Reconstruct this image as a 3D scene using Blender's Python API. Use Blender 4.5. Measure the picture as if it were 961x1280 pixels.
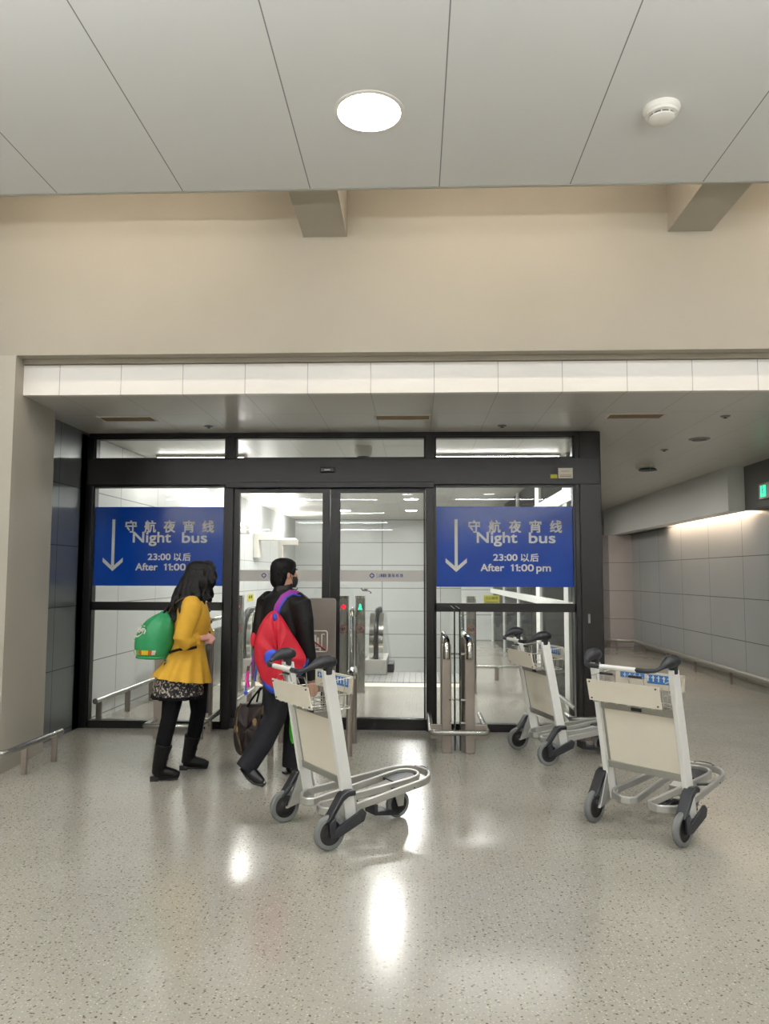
import bpy, bmesh, math, random
from mathutils import Vector, Matrix, noise
random.seed(7)
for o in list(bpy.data.objects): bpy.data.objects.remove(o)
scene = bpy.context.scene
C = scene.collection
PI = math.pi

# ---------------------------------------------------------------- camera
F_PX, H_EYE = 960.0, 1.55
a_, p_, r_ = math.atan(-39/960), math.atan(79/960), 0.0027
fwd = Vector((math.sin(a_)*math.cos(p_), math.cos(a_)*math.cos(p_), math.sin(p_)))
rgt = Vector((math.cos(a_), -math.sin(a_), 0)); upv = rgt.cross(fwd)
R2 = rgt*math.cos(r_)+upv*math.sin(r_); U2 = -rgt*math.sin(r_)+upv*math.cos(r_)
cd = bpy.data.cameras.new('camera'); cam = bpy.data.objects.new('camera', cd); C.objects.link(cam)
M = Matrix((R2, U2, -fwd)).transposed().to_4x4(); M.translation = Vector((0, 0, H_EYE))
cam.matrix_world = M
cd.sensor_fit = 'VERTICAL'; cd.sensor_height = 36; cd.lens = 36*F_PX/1280; cd.clip_end = 200; cd.clip_start = .05
scene.camera = cam
# ---------------------------------------------------------------- world, exposure
w = bpy.data.worlds.new('world'); scene.world = w; w.use_nodes = True
w.node_tree.nodes['Background'].inputs[0].default_value = (.9, .95, 1, 1)
w.node_tree.nodes['Background'].inputs[1].default_value = .02
vs = scene.view_settings
vs.view_transform = 'Standard'; vs.look = 'None'; vs.gamma = 1; vs.use_curve_mapping = False
vs.exposure = 0.0
HALL_S, IN_S, COVE_S, WASH_S, FILL_S = 90.0, 380.0, 36.0, 36.0, 104.0     # lamp strengths: hall downlights, vestibule, cove tubes, corridor wash, added hall uplighters
scene.cycles.max_bounces = 8; scene.cycles.diffuse_bounces = 4; scene.cycles.glossy_bounces = 4
scene.cycles.transparent_max_bounces = 24; scene.cycles.sample_clamp_indirect = 6
scene.cycles.use_light_tree = True
try:
    scene.cycles.use_denoising = True
except Exception: pass

# ---------------------------------------------------------------- materials
def lin(c): return tuple(((v/255)/12.92 if v/255 <= .04045 else ((v/255+.055)/1.055)**2.4) for v in c)
def mat(name, rgb, rough=.5, metal=0, emit=0, spec=.5, coat=0, noise_amt=0, noise_scale=20, bump=0, bump_scale=60):
    m = bpy.data.materials.new(name); m.use_nodes = True
    nt = m.node_tree; b = nt.nodes['Principled BSDF']; col = (*lin(rgb), 1)
    b.inputs['Base Color'].default_value = col
    b.inputs['Roughness'].default_value = rough; b.inputs['Metallic'].default_value = metal
    b.inputs['Specular IOR Level'].default_value = spec
    if coat: b.inputs['Coat Weight'].default_value = coat; b.inputs['Coat Roughness'].default_value = .1
    if emit:
        b.inputs['Emission Color'].default_value = col; b.inputs['Emission Strength'].default_value = emit
    tc = nt.nodes.new('ShaderNodeTexCoord')
    if noise_amt:
        n = nt.nodes.new('ShaderNodeTexNoise'); n.inputs['Scale'].default_value = noise_scale; n.inputs['Detail'].default_value = 4
        nt.links.new(tc.outputs['Object'], n.inputs['Vector'])
        mr = nt.nodes.new('ShaderNodeMapRange'); mr.inputs[1].default_value = .3; mr.inputs[2].default_value = .7
        mr.inputs[3].default_value = 1-noise_amt; mr.inputs[4].default_value = 1+noise_amt
        nt.links.new(n.outputs[0], mr.inputs[0])
        hs = nt.nodes.new('ShaderNodeHueSaturation'); hs.inputs['Color'].default_value = col
        nt.links.new(mr.outputs[0], hs.inputs['Value']); nt.links.new(hs.outputs[0], b.inputs['Base Color'])
    if bump:
        n = nt.nodes.new('ShaderNodeTexNoise'); n.inputs['Scale'].default_value = bump_scale; n.inputs['Detail'].default_value = 3
        nt.links.new(tc.outputs['Object'], n.inputs['Vector'])
        bp = nt.nodes.new('ShaderNodeBump'); bp.inputs['Strength'].default_value = bump; bp.inputs['Distance'].default_value = .01
        nt.links.new(n.outputs[0], bp.inputs['Height']); nt.links.new(bp.outputs[0], b.inputs['Normal'])
    return m

def panel_mat(name, rgb, uax, u0, du, vax=None, v0=0, dv=1, rough=.4, metal=0, seam=.004, seam_dark=.35, spec=.5, noise_amt=0, smear=0):
    """flat cladding panels: thin dark joints every du along one axis and dv along another (world axes, objects sit at the origin)"""
    m = mat(name, rgb, rough, metal, spec=spec)
    nt = m.node_tree; b = nt.nodes['Principled BSDF']; L = nt.links
    tc = nt.nodes.new('ShaderNodeTexCoord'); sp = nt.nodes.new('ShaderNodeSeparateXYZ'); L.new(tc.outputs['Object'], sp.inputs[0])
    def mask(ax, o0, d):
        s = nt.nodes.new('ShaderNodeMath'); s.operation = 'SUBTRACT'; L.new(sp.outputs[ax], s.inputs[0]); s.inputs[1].default_value = o0 - 100*d
        q = nt.nodes.new('ShaderNodeMath'); q.operation = 'PINGPONG'; L.new(s.outputs[0], q.inputs[0]); q.inputs[1].default_value = d/2
        l = nt.nodes.new('ShaderNodeMath'); l.operation = 'LESS_THAN'; L.new(q.outputs[0], l.inputs[0]); l.inputs[1].default_value = seam/2
        return l
    a = mask(uax, u0, du)
    if vax is not None:
        c = mask(vax, v0, dv); mx = nt.nodes.new('ShaderNodeMath'); mx.operation = 'MAXIMUM'
        L.new(a.outputs[0], mx.inputs[0]); L.new(c.outputs[0], mx.inputs[1]); a = mx
    # each panel differs a little in tone
    mix = nt.nodes.new('ShaderNodeMix'); mix.data_type = 'RGBA'
    L.new(a.outputs[0], mix.inputs['Factor']); c0 = lin(rgb)
    mix.inputs['A'].default_value = (*c0, 1); mix.inputs['B'].default_value = (*[x*seam_dark for x in c0], 1)
    if noise_amt:
        n = nt.nodes.new('ShaderNodeTexNoise'); n.inputs['Scale'].default_value = 1.2; n.inputs['Detail'].default_value = 5
        L.new(tc.outputs['Object'], n.inputs['Vector'])
        mr = nt.nodes.new('ShaderNodeMapRange'); mr.inputs[1].default_value = .3; mr.inputs[2].default_value = .7
        mr.inputs[3].default_value = 1-noise_amt; mr.inputs[4].default_value = 1+noise_amt; L.new(n.outputs[0], mr.inputs[0])
        hs = nt.nodes.new('ShaderNodeHueSaturation'); hs.inputs['Color'].default_value = (*c0, 1)
        L.new(mr.outputs[0], hs.inputs['Value']); L.new(hs.outputs[0], mix.inputs['A'])
    L.new(mix.outputs['Result'], b.inputs['Base Color'])
    return m

def glass_mat(name, tint, refl=1.0, ior=1.5):
    m = bpy.data.materials.new(name); m.use_nodes = True; nt = m.node_tree; nt.nodes.clear()
    out = nt.nodes.new('ShaderNodeOutputMaterial'); t = nt.nodes.new('ShaderNodeBsdfTransparent'); t.inputs[0].default_value = (*tint, 1)
    g = nt.nodes.new('ShaderNodeBsdfGlossy'); g.inputs['Roughness'].default_value = .0; g.inputs[0].default_value = (refl, refl, refl, 1)
    f = nt.nodes.new('ShaderNodeFresnel'); f.inputs[0].default_value = ior
    mx = nt.nodes.new('ShaderNodeMixShader')
    nt.links.new(f.outputs[0], mx.inputs[0]); nt.links.new(t.outputs[0], mx.inputs[1]); nt.links.new(g.outputs[0], mx.inputs[2])
    nt.links.new(mx.outputs[0], out.inputs[0]); return m

def terrazzo():
    m = mat('terrazzo', (178, 173, 158), .13, 0, spec=.55); nt = m.node_tree; L = nt.links; b = nt.nodes['Principled BSDF']
    tc = nt.nodes.new('ShaderNodeTexCoord')
    base = nt.nodes.new('ShaderNodeTexNoise'); base.inputs['Scale'].default_value = .9; base.inputs['Detail'].default_value = 6
    L.new(tc.outputs['Object'], base.inputs['Vector'])
    cr = nt.nodes.new('ShaderNodeValToRGB'); cr.color_ramp.elements[0].position = .3; cr.color_ramp.elements[1].position = .7
    cr.color_ramp.elements[0].color = (*lin((157, 153, 142)), 1); cr.color_ramp.elements[1].color = (*lin((171, 167, 156)), 1)
    L.new(base.outputs[0], cr.inputs[0])
    last = cr.outputs[0]
    for scale, thr, colr, seedv in ((36, .15, (122, 116, 102), 0), (52, .17, (142, 142, 130), 3.3), (64, .17, (202, 197, 182), 7.7), (24, .11, (96, 88, 78), 12.1)):
        mp = nt.nodes.new('ShaderNodeMapping'); mp.inputs['Location'].default_value = (seedv, seedv*.7, 0); L.new(tc.outputs['Object'], mp.inputs[0])
        dist = nt.nodes.new('ShaderNodeTexNoise'); dist.inputs['Scale'].default_value = 60; L.new(mp.outputs[0], dist.inputs['Vector'])
        ad = nt.nodes.new('ShaderNodeVectorMath'); ad.operation = 'MULTIPLY_ADD'; L.new(dist.outputs['Color'], ad.inputs[0]); ad.inputs[1].default_value = (.02, .02, 0); L.new(mp.outputs[0], ad.inputs[2])
        v = nt.nodes.new('ShaderNodeTexVoronoi'); v.inputs['Scale'].default_value = scale; v.voronoi_dimensions = '2D'; L.new(ad.outputs[0], v.inputs['Vector'])
        lt = nt.nodes.new('ShaderNodeMath'); lt.operation = 'LESS_THAN'; L.new(v.outputs['Distance'], lt.inputs[0]); lt.inputs[1].default_value = thr
        # keep only some cells
        sc = nt.nodes.new('ShaderNodeSeparateColor'); L.new(v.outputs['Color'], sc.inputs[0])
        g = nt.nodes.new('ShaderNodeMath'); g.operation = 'GREATER_THAN'; L.new(sc.outputs[0], g.inputs[0]); g.inputs[1].default_value = .55
        mu = nt.nodes.new('ShaderNodeMath'); mu.operation = 'MULTIPLY'; L.new(lt.outputs[0], mu.inputs[0]); L.new(g.outputs[0], mu.inputs[1])
        mx = nt.nodes.new('ShaderNodeMix'); mx.data_type = 'RGBA'; L.new(mu.outputs[0], mx.inputs['Factor']); L.new(last, mx.inputs['A']); mx.inputs['B'].default_value = (*lin(colr), 1)
        last = mx.outputs['Result']
    L.new(last, b.inputs['Base Color'])
    rn = nt.nodes.new('ShaderNodeTexNoise'); rn.inputs['Scale'].default_value = 2.2; rn.inputs['Detail'].default_value = 5; L.new(tc.outputs['Object'], rn.inputs['Vector'])
    mr = nt.nodes.new('ShaderNodeMapRange'); mr.inputs[3].default_value = .12; mr.inputs[4].default_value = .24; L.new(rn.outputs[0], mr.inputs[0]); L.new(mr.outputs[0], b.inputs['Roughness'])
    bn = nt.nodes.new('ShaderNodeTexNoise'); bn.inputs['Scale'].default_value = 6; bn.inputs['Detail'].default_value = 2; L.new(tc.outputs['Object'], bn.inputs['Vector'])
    bp = nt.nodes.new('ShaderNodeBump'); bp.inputs['Strength'].default_value = .06; bp.inputs['Distance'].default_value = .01
    L.new(bn.outputs[0], bp.inputs['Height']); L.new(bp.outputs[0], b.inputs['Normal'])
    return m

def floral():
    m = mat('skirt_print', (22, 20, 22), .8); nt = m.node_tree; L = nt.links; b = nt.nodes['Principled BSDF']
    tc = nt.nodes.new('ShaderNodeTexCoord'); n = nt.nodes.new('ShaderNodeTexNoise'); n.inputs['Scale'].default_value = 55; n.inputs['Detail'].default_value = 2; L.new(tc.outputs['Object'], n.inputs['Vector'])
    g = nt.nodes.new('ShaderNodeMath'); g.operation = 'GREATER_THAN'; L.new(n.outputs[0], g.inputs[0]); g.inputs[1].default_value = .565
    mx = nt.nodes.new('ShaderNodeMix'); mx.data_type = 'RGBA'; L.new(g.outputs[0], mx.inputs['Factor'])
    mx.inputs['A'].default_value = (*lin((20, 18, 20)), 1); mx.inputs['B'].default_value = (*lin((165, 155, 145)), 1); L.new(mx.outputs['Result'], b.inputs['Base Color']); return m

MT = dict(
    floor=terrazzo(),
    tactile=panel_mat('landing_plate', (150, 150, 146), 0, 0, .09, 1, 0, .09, rough=.4, metal=.4, seam=.012, seam_dark=.45),
    beige=mat('beige_paint', (166, 159, 145), .75, noise_amt=.02, noise_scale=2),
    pillar=mat('pillar_paint', (176, 170, 157), .6, noise_amt=.03, noise_scale=1.5),
    ceil=panel_mat('hall_ceiling_panel', (212, 211, 207), 0, -.71, .87, rough=.55, seam=.007, seam_dark=.3),
    soffit=panel_mat('soffit_panel', (212, 208, 200), 0, -2.41, .512, 1, 6.9, 1.4, rough=.28, metal=.0, seam=.005, seam_dark=.5),
    fascia=panel_mat('fascia_panel', (244, 239, 232), 0, -2.41, .512, rough=.5, seam=.006, seam_dark=.55),
    fascia_trim=mat('fascia_trim', (150, 142, 126), .5),
    wall_metal=panel_mat('metal_cladding', (178, 182, 181), 1, 7.3, 1.25, 2, .64, .595, rough=.33, metal=.2, seam=.012, seam_dark=.3, noise_amt=.04),
    wall_dark=panel_mat('dark_metal_cladding', (128, 133, 134), 1, 7.2, 1.25, 2, .64, .595, rough=.3, metal=.5, seam=.010, seam_dark=.3, noise_amt=.05),
    wall_in=panel_mat('pale_cladding', (212, 215, 212), 1, 8.72, 1.2, 2, .64, .595, rough=.42, metal=.1, seam=.012, seam_dark=.35, noise_amt=.02),
    wall_back=panel_mat('pale_cladding_end', (210, 213, 210), 0, -.88, 1.53, 2, .61, .6, rough=.35, metal=.15, seam=.02, seam_dark=.4, noise_amt=.02),
    col_metal=panel_mat('column_cladding', (196, 188, 184), 0, 3.1, 9, 2, .64, .595, rough=.35, metal=.35, seam=.012, seam_dark=.4),
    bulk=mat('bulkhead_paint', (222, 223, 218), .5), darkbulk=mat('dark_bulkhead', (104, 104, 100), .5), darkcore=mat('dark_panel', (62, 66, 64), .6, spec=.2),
    hallwall=mat('hall_wall', (205, 200, 190), .7), dark=mat('dark_recess', (40, 40, 40), .8),
    frame=mat('dark_bronze_frame', (25, 21, 21), .35, .1, noise_amt=.12, noise_scale=3),
    frame_black=mat('black_gasket', (16, 15, 16), .35),
    sill=mat('black_sill', (20, 19, 20), .25), silver=mat('silver_trim', (150, 150, 150), .3, .8),
    steel=mat('brushed_steel', (172, 172, 167), .26, .85, noise_amt=.04, noise_scale=30),
    steel_dk=mat('steel_plate', (158, 148, 140), .33, .65, noise_amt=.05, noise_scale=6),
    chrome=mat('polished_steel', (205, 205, 200), .12, 1),
    glass=glass_mat('clear_glass', (.965, .975, .97)), glass_edge=mat('glass_edge', (18, 24, 22), .15, spec=.8),
    glassdk=glass_mat('tinted_glass', (.42, .47, .46), .55, 1.12),
    blue=mat('blue_vinyl', (6, 62, 158), .12, spec=.6), white_vinyl=mat('white_vinyl', (222, 222, 216), .4),
    frost=mat('frosted_band', (214, 210, 204), .6), logo=mat('logo_blue', (56, 78, 132), .5),
    scribble=mat('grey_decal', (60, 62, 60), .5),
    yellow=mat('yellow_label', (214, 208, 60), .5), paper=mat('paper_label', (238, 228, 214), .6), print=mat('label_print', (70, 62, 40), .6),
    red_led=mat('red_signal', (232, 20, 50), .4, emit=1.6), green_led=mat('green_signal', (40, 235, 170), .4, emit=1.8),
    red_print=mat('red_print', (158, 66, 62), .5), black_print=mat('black_print', (25, 25, 28), .5), sign_red=mat('sign_red', (140, 30, 26), .5), sign_white=mat('sign_white', (212, 206, 198), .5),
    lamp=mat('lamp_diffuser', (248, 250, 252), .5, emit=HALL_S), lamp_dim=mat('dim_lamp_diffuser', (248, 250, 252), .5, emit=HALL_S*.22), lamp_in=mat('vestibule_lamp', (255, 253, 250), .5, emit=IN_S),
    lamp_warm=mat('cove_tube', (255, 240, 220), .5, emit=COVE_S), lamp_wash=mat('wash_tube', (255, 226, 200), .5, emit=WASH_S),
    strip=mat('strip_diffuser', (255, 252, 246), .5, emit=30), fill_cor=mat('corridor_fill_lamp', (255, 250, 244), .5, emit=210), up=mat('uplight_diffuser', (255, 253, 250), .5, emit=200), fill_up=mat('fill_diffuser', (247, 250, 252), .5, emit=FILL_S),  # corridor and upward hall diffusers belong to added fill lamps
    white_pl=mat('white_plastic', (222, 218, 208), .45), grille=mat('brown_grille', (150, 130, 104), .6), dkgrey=mat('dark_grey_plastic', (58, 60, 62), .4),
    alu=mat('satin_aluminium', (196, 196, 192), .34, .65), alu_white=mat('white_painted_steel', (242, 242, 238), .35),
    board=mat('cream_board', (243, 236, 219), .45, noise_amt=.015, noise_scale=8), rail=mat('grey_rail', (164, 164, 156), .35, .5),
    tyre=mat('grey_rubber_tyre', (112, 114, 114), .55), hub=mat('black_wheel_hub', (20, 20, 22), .45),
    black_pl=mat('charcoal_plastic', (33, 35, 40), .38, bump=.1, bump_scale=120), wire=mat('zinc_wire', (190, 188, 180), .3, .8),
    ad=mat('advert_card', (222, 214, 196), .5), adblue=mat('advert_blue', (58, 116, 182), .5), adwhite=mat('advert_white', (235, 235, 230), .5),
    skin=mat('skin', (198, 150, 128), .5), skin_w=mat('skin_pale', (214, 158, 146), .5),
    hair=mat('black_hair', (11, 9, 9), .5, spec=.25, bump=.6, bump_scale=70), hair_m=mat('short_black_hair', (9, 9, 10), .6, spec=.2, bump=.5, bump_scale=110),
    coat=mat('mustard_wool', (203, 156, 44), .8, noise_amt=.05, noise_scale=18, bump=.12, bump_scale=90), button=mat('dark_button', (30, 26, 24), .3),
    skirt=floral(), legg=mat('black_leggings', (11, 11, 14), .85, spec=.15), boot=mat('black_leather', (13, 12, 13), .48, spec=.2, bump=.25, bump_scale=50),
    green=mat('green_nylon', (34, 134, 82), .5, noise_amt=.07, noise_scale=14, bump=.35, bump_scale=22), cord=mat('brown_cord', (92, 66, 42), .7),
    candy_w=mat('white_print', (235, 228, 220), .5), candy_r=mat('red_stripe', (205, 84, 84), .5), candy_y=mat('yellow_stripe', (232, 206, 30), .5), candy_o=mat('orange_stripe', (196, 84, 36), .5), lime=mat('lime_print', (92, 176, 66), .5),
    jacket=mat('black_jacket', (18, 18, 19), .5, spec=.3, bump=.3, bump_scale=14), trousers=mat('black_trousers', (34, 34, 38), .8, spec=.2, bump=.15, bump_scale=20),
    shoe=mat('black_shoe', (14, 14, 15), .3), mask=mat('black_mask', (20, 20, 22), .7),
    redbag=mat('red_nylon', (184, 10, 38), .6, noise_amt=.06, noise_scale=12, bump=.7, bump_scale=13), navy=mat('navy_nylon', (24, 50, 120), .6), blue_n=mat('blue_nylon', (46, 74, 190), .55),
    purple=mat('purple_strap', (150, 50, 150), .6), pink=mat('pink_tassel', (226, 50, 160), .6),
    bag=mat('dark_brown_canvas', (40, 29, 28), .5, bump=.25, bump_scale=60), tan=mat('tan_leather', (150, 124, 88), .5), brown=mat('brown_trim', (84, 64, 42), .6),
    escal=mat('escalator_rubber', (24, 24, 26), .4), limeg=mat('lime_plastic', (70, 180, 50), .5),
)

# ---------------------------------------------------------------- mesh helpers
def T(x, y, z): return Matrix.Translation((x, y, z))
def RZ(a): return Matrix.Rotation(a, 4, 'Z')
class MB:
    def __init__(s): s.bm = bmesh.new()
    def box(s, x0, x1, y0, y1, z0, z1, m=None):
        v = [s.bm.verts.new((x, y, z)) for x in (x0, x1) for y in (y0, y1) for z in (z0, z1)]
        for f in ((0, 1, 3, 2), (4, 6, 7, 5), (0, 4, 5, 1), (2, 3, 7, 6), (0, 2, 6, 4), (1, 5, 7, 3)): s.bm.faces.new([v[i] for i in f])
        if m is not None:
            for q in v: q.co = m @ q.co
        return s
    def rings(s, rs, closed=False, cap=True):
        vr = [[s.bm.verts.new(p) for p in r] for r in rs]; n = len(vr[0])
        pairs = list(zip(vr, vr[1:])) + ([(vr[-1], vr[0])] if closed else [])
        for a, b in pairs:
            for i in range(n):
                j = (i+1) % n; s.bm.faces.new((a[i], a[j], b[j], b[i]))
        if cap and not closed: s.bm.faces.new(vr[0][::-1]); s.bm.faces.new(vr[-1])
        return s
    def tube(s, pts, r, seg=10, closed=False, up=None, rect=None, cap=True):
        """tube along a path; r a number or one per point; rect=(w,h) makes a rounded flat bar"""
        P = [Vector(p) for p in pts]; n = len(P); rs = []; prev = None
        for i, p in enumerate(P):
            a = P[(i-1) % n] if (closed or i) else P[0]; b = P[(i+1) % n] if (closed or i < n-1) else P[-1]
            t = (b-a).normalized()
            if up is not None: u = Vector(up)
            elif prev is None: u = Vector((0, 0, 1)) if abs(t.z) < .9 else Vector((1, 0, 0))
            else: u = prev
            x = t.cross(u)
            if x.length < 1e-5: x = t.cross(Vector((0, 1, .01)))
            x.normalize(); y = x.cross(t).normalized(); prev = y
            rr = r[i] if isinstance(r, (list, tuple)) else r
            if rect:
                w_, h_ = rect; c = min(w_, h_)*.28
                q = [(w_/2-c, h_/2), (w_/2, h_/2-c), (w_/2, -h_/2+c), (w_/2-c, -h_/2), (-w_/2+c, -h_/2), (-w_/2, -h_/2+c), (-w_/2, h_/2-c), (-w_/2+c, h_/2)]
                rs.append([p+x*a_+y*b_ for a_, b_ in q])
            else: rs.append([p+x*rr*math.cos(2*PI*k/seg)+y*rr*math.sin(2*PI*k/seg) for k in range(seg)])
        return s.rings(rs, closed, cap)
    def lathe(s, prof, m, seg=24, cap=True):
        """profile of (radius, height) turned about local z"""
        return s.rings([[m @ Vector((r*math.cos(2*PI*k/seg), r*math.sin(2*PI*k/seg), z)) for k in range(seg)] for r, z in prof], False, cap)
    def prism(s, poly, t0, t1, m):
        """polygon in local (x,z), extruded along local y"""
        a = [s.bm.verts.new(m @ Vector((x, t0, z))) for x, z in poly]; b = [s.bm.verts.new(m @ Vector((x, t1, z))) for x, z in poly]; n = len(poly)
        s.bm.faces.new(a); s.bm.faces.new(b[::-1])
        for i in range(n): s.bm.faces.new((a[i], b[i], b[(i+1) % n], a[(i+1) % n]))
        return s
    def ball(s, c, r, m=None, seg=16):
        c = Vector(c); r = (r, r, r) if isinstance(r, (int, float)) else r; k = seg//2
        mm = m or Matrix.Identity(3); rs = []
        for i in range(1, k):
            th = PI*i/k; rs.append([c + mm @ Vector((r[0]*math.sin(th)*math.cos(2*PI*j/seg), r[1]*math.sin(th)*math.sin(2*PI*j/seg), r[2]*math.cos(th))) for j in range(seg)])
        return s.rings(rs)
    def pillow(s, outline, thick, m, rings=7, wr=0):
        """soft bag: outline in local (x,z), swelling along local y"""
        n = len(outline); cx = sum(p[0] for p in outline)/n; cz = sum(p[1] for p in outline)/n
        sm = []
        for i in range(n):            # rounded outline
            p0, p1, p2 = outline[i-1], outline[i], outline[(i+1) % n]
            for t in (.25, .5, .75) if False else (0,):
                sm.append((p1[0]*.7+.15*(p0[0]+p2[0]), p1[1]*.7+.15*(p0[1]+p2[1])))
            sm.append(((p1[0]+p2[0])/2, (p1[1]+p2[1])/2))
        rs = []
        for side in (-1, 1):
            for k in range(rings):
                f = k/(rings-1) if side < 0 else 1-k/(rings-1)
                sc = math.sin(f*PI/2)*.98+.02; th = side*thick/2*math.sqrt(max(0, 1-f*f*.999))
                if side > 0 and k == 0: continue
                if f == 1: th = 0
                rs.append([m @ Vector((cx+(x-cx)*sc, th*(1+.15*noise.noise(Vector((x*9, z*9, side)))+wr*noise.noise(Vector((x*24+z*8, z*7, side*3)))), cz+(z-cz)*sc)) for x, z in sm])
        return s.rings(rs)
    def obj(s, name, mt, parent=None, smooth=True, angle=40, bevel=0, sub=0, solid=0):
        bmesh.ops.remove_doubles(s.bm, verts=s.bm.verts, dist=1e-6)
        bmesh.ops.recalc_face_normals(s.bm, faces=s.bm.faces)
        me = bpy.data.meshes.new(name); s.bm.to_mesh(me); s.bm.free()
        me.materials.append(MT[mt] if isinstance(mt, str) else mt)
        if smooth: me.shade_smooth(); me.set_sharp_from_angle(angle=math.radians(angle))
        o = bpy.data.objects.new(name, me); C.objects.link(o)
        if parent: o.parent = parent
        if bevel:
            b = o.modifiers.new('b', 'BEVEL'); b.width = bevel; b.segments = 2; b.limit_method = 'ANGLE'
        if sub:
            b = o.modifiers.new('s', 'SUBSURF'); b.levels = sub; b.render_levels = sub
        return o
def fused(mbs, name, mt, parent=None, voxel=.008, smooth_it=4):
    """fuse overlapping closed pieces into ONE continuous skin"""
    o = mbs.obj(name, mt, None, False)
    r = o.modifiers.new('r', 'REMESH'); r.mode = 'VOXEL'; r.voxel_size = voxel; r.use_smooth_shade = True
    if smooth_it:
        k = o.modifiers.new('k', 'SMOOTH'); k.iterations = smooth_it; k.factor = .5
    dg = bpy.context.evaluated_depsgraph_get(); dg.update()
    me = bpy.data.meshes.new_from_object(o.evaluated_get(dg)); old = o.data; o.modifiers.clear(); o.data = me; bpy.data.meshes.remove(old)
    if not me.materials: me.materials.append(MT[mt])
    me.shade_smooth()
    if parent: o.parent = parent
    return o
def tag(o, label=None, cat=None, group=None, kind=None):
    for k, v in (('label', label), ('category', cat), ('group', group), ('kind', kind)):
        if v: o[k] = v
    return o
def thing(name, loc, rz, label, cat, group=None, kind=None):
    o = bpy.data.objects.new(name, None); C.objects.link(o); o.location = loc; o.rotation_euler = (0, 0, rz); o.empty_display_size = .1
    return tag(o, label, cat, group, kind)
def struct(name, mb, mt, **k):
    o = mb.obj(name, mt, **k); o['kind'] = 'structure'; return o
def copy_tree(o, parent=None):
    c = o.copy(); C.objects.link(c)
    if parent: c.parent = parent; c.matrix_parent_inverse = o.matrix_parent_inverse.copy()
    for ch in list(o.children): copy_tree(ch, c)
    return c
def text0(s, size, m, name, mt, parent=None, offset=0, extrude=.0008, align='LEFT', sx=1.0, fit=None):
    """flat lettering as a mesh in local x/z, facing -y; fit=(width,height) stretches it to a size"""
    cu = bpy.data.curves.new('t', 'FONT'); cu.body = s; cu.size = size; cu.extrude = extrude; cu.offset = offset; cu.align_x = 'LEFT'
    o = bpy.data.objects.new('t', cu); C.objects.link(o)
    dg = bpy.context.evaluated_depsgraph_get(); me = bpy.data.meshes.new_from_object(o.evaluated_get(dg))
    bpy.data.objects.remove(o); bpy.data.curves.remove(cu)
    xs = [v.co.x for v in me.vertices]; ys = [v.co.y for v in me.vertices]
    x0, x1, y0, y1 = min(xs), max(xs), min(ys), max(ys)
    for v in me.vertices:
        x, y, z = v.co
        if fit: x = (x-x0)/(x1-x0)*fit[0]; y = (y-y0)/(y1-y0)*fit[1]
        v.co = m @ Vector((x, -z, y))
    me.materials.clear(); me.materials.append(MT[mt]); me.name = name
    n = bpy.data.objects.new(name, me); C.objects.link(n)
    if parent: n.parent = parent
    return n
def text(s, size, m, name, mt, parent=None, offset=0, **k):
    o = text0(s, size, m, name, mt, parent, 0, **k)
    if offset:      # bolder strokes: the glyph outline thickened by shifted copies in the same mesh
        bm = bmesh.new(); bm.from_mesh(o.data); g0 = bm.verts[:] + bm.edges[:] + bm.faces[:]
        for a in range(4):
            r = bmesh.ops.duplicate(bm, geom=g0); d = Vector((math.cos(a*PI/2+.78), 0, math.sin(a*PI/2+.78)))*offset*.9
            for v in r['geom']:
                if isinstance(v, bmesh.types.BMVert): v.co += d+Vector((0, -.0003*(a+1), 0))
        bm.to_mesh(o.data); bm.free()
    return o
def arc(cx, cy, r, a0, a1, n): return [(cx+r*math.cos(a0+(a1-a0)*i/n), cy+r*math.sin(a0+(a1-a0)*i/n)) for i in range(n+1)]

#@@STRUCT
YF = 7.8            # front face of the door screen
ZS = 3.02           # soffit / vestibule ceiling height
ZC = 4.15           # hall ceiling height
XL, XR = -3.42, 4.61
# ---------------------------------------------------------------- setting
struct('floor', MB().box(-9, 11, -12, 12.45, -.2, 0).box(.9, 11, 12.45, 22, -.2, 0), 'floor', smooth=False)
struct('ceiling', MB().box(-9, 11, -12, 4.98, ZC, ZC+.06), 'ceil', smooth=False)
struct('trim_1', MB().box(-9, 11, 4.965, 4.985, ZC-.006, ZC+.09), 'rail', smooth=False)
struct('ceiling_void', MB().box(-9, 11, -12, 6.2, 5.6, 5.7), 'beige', smooth=False)
struct('wall_front', MB().box(-9, 11, 5.95, 6.06, 3.31, 5.6), 'beige', smooth=False)
# lintel return, shadow gap and the white fascia band under the beige wall
struct('trim_2', MB().box(-3.22, 11, 6.06, 6.5, 3.27, 3.31), 'fascia_trim', smooth=False)
struct('trim_3', MB().box(-3.225, 11, 6.09, 6.15, ZS-.004, 3.265), 'fascia', smooth=False)
struct('ceiling_soffit', MB().box(-3.5, 11, 6.152, 22.5, ZS, ZS+.05), 'soffit', smooth=False)
struct('wall_pillar', MB().prism([(-3.22, 5.95), (-3.22, 6.02), (-3.265, 6.75), (-9, 6.75), (-9, 5.95)], 0, 3.31, Matrix(((1, 0, 0, 0), (0, 0, 1, 0), (0, 1, 0, 0), (0, 0, 0, 1)))), 'pillar', smooth=False)
struct('wall_left', MB().box(XL-.15, XL, 6.7, YF+.1, 0, ZS), 'wall_dark', smooth=False)
lw = MB().prism([(XL, YF+.1), (-3.2, 20.4), (-3.4, 20.4), (XL-.2, YF+.1)], -1.6, ZS, Matrix(((1, 0, 0, 0), (0, 0, 1, 0), (0, 1, 0, 0), (0, 0, 0, 1))))
struct('wall_vestibule_left', lw, 'wall_in', smooth=False)
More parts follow.
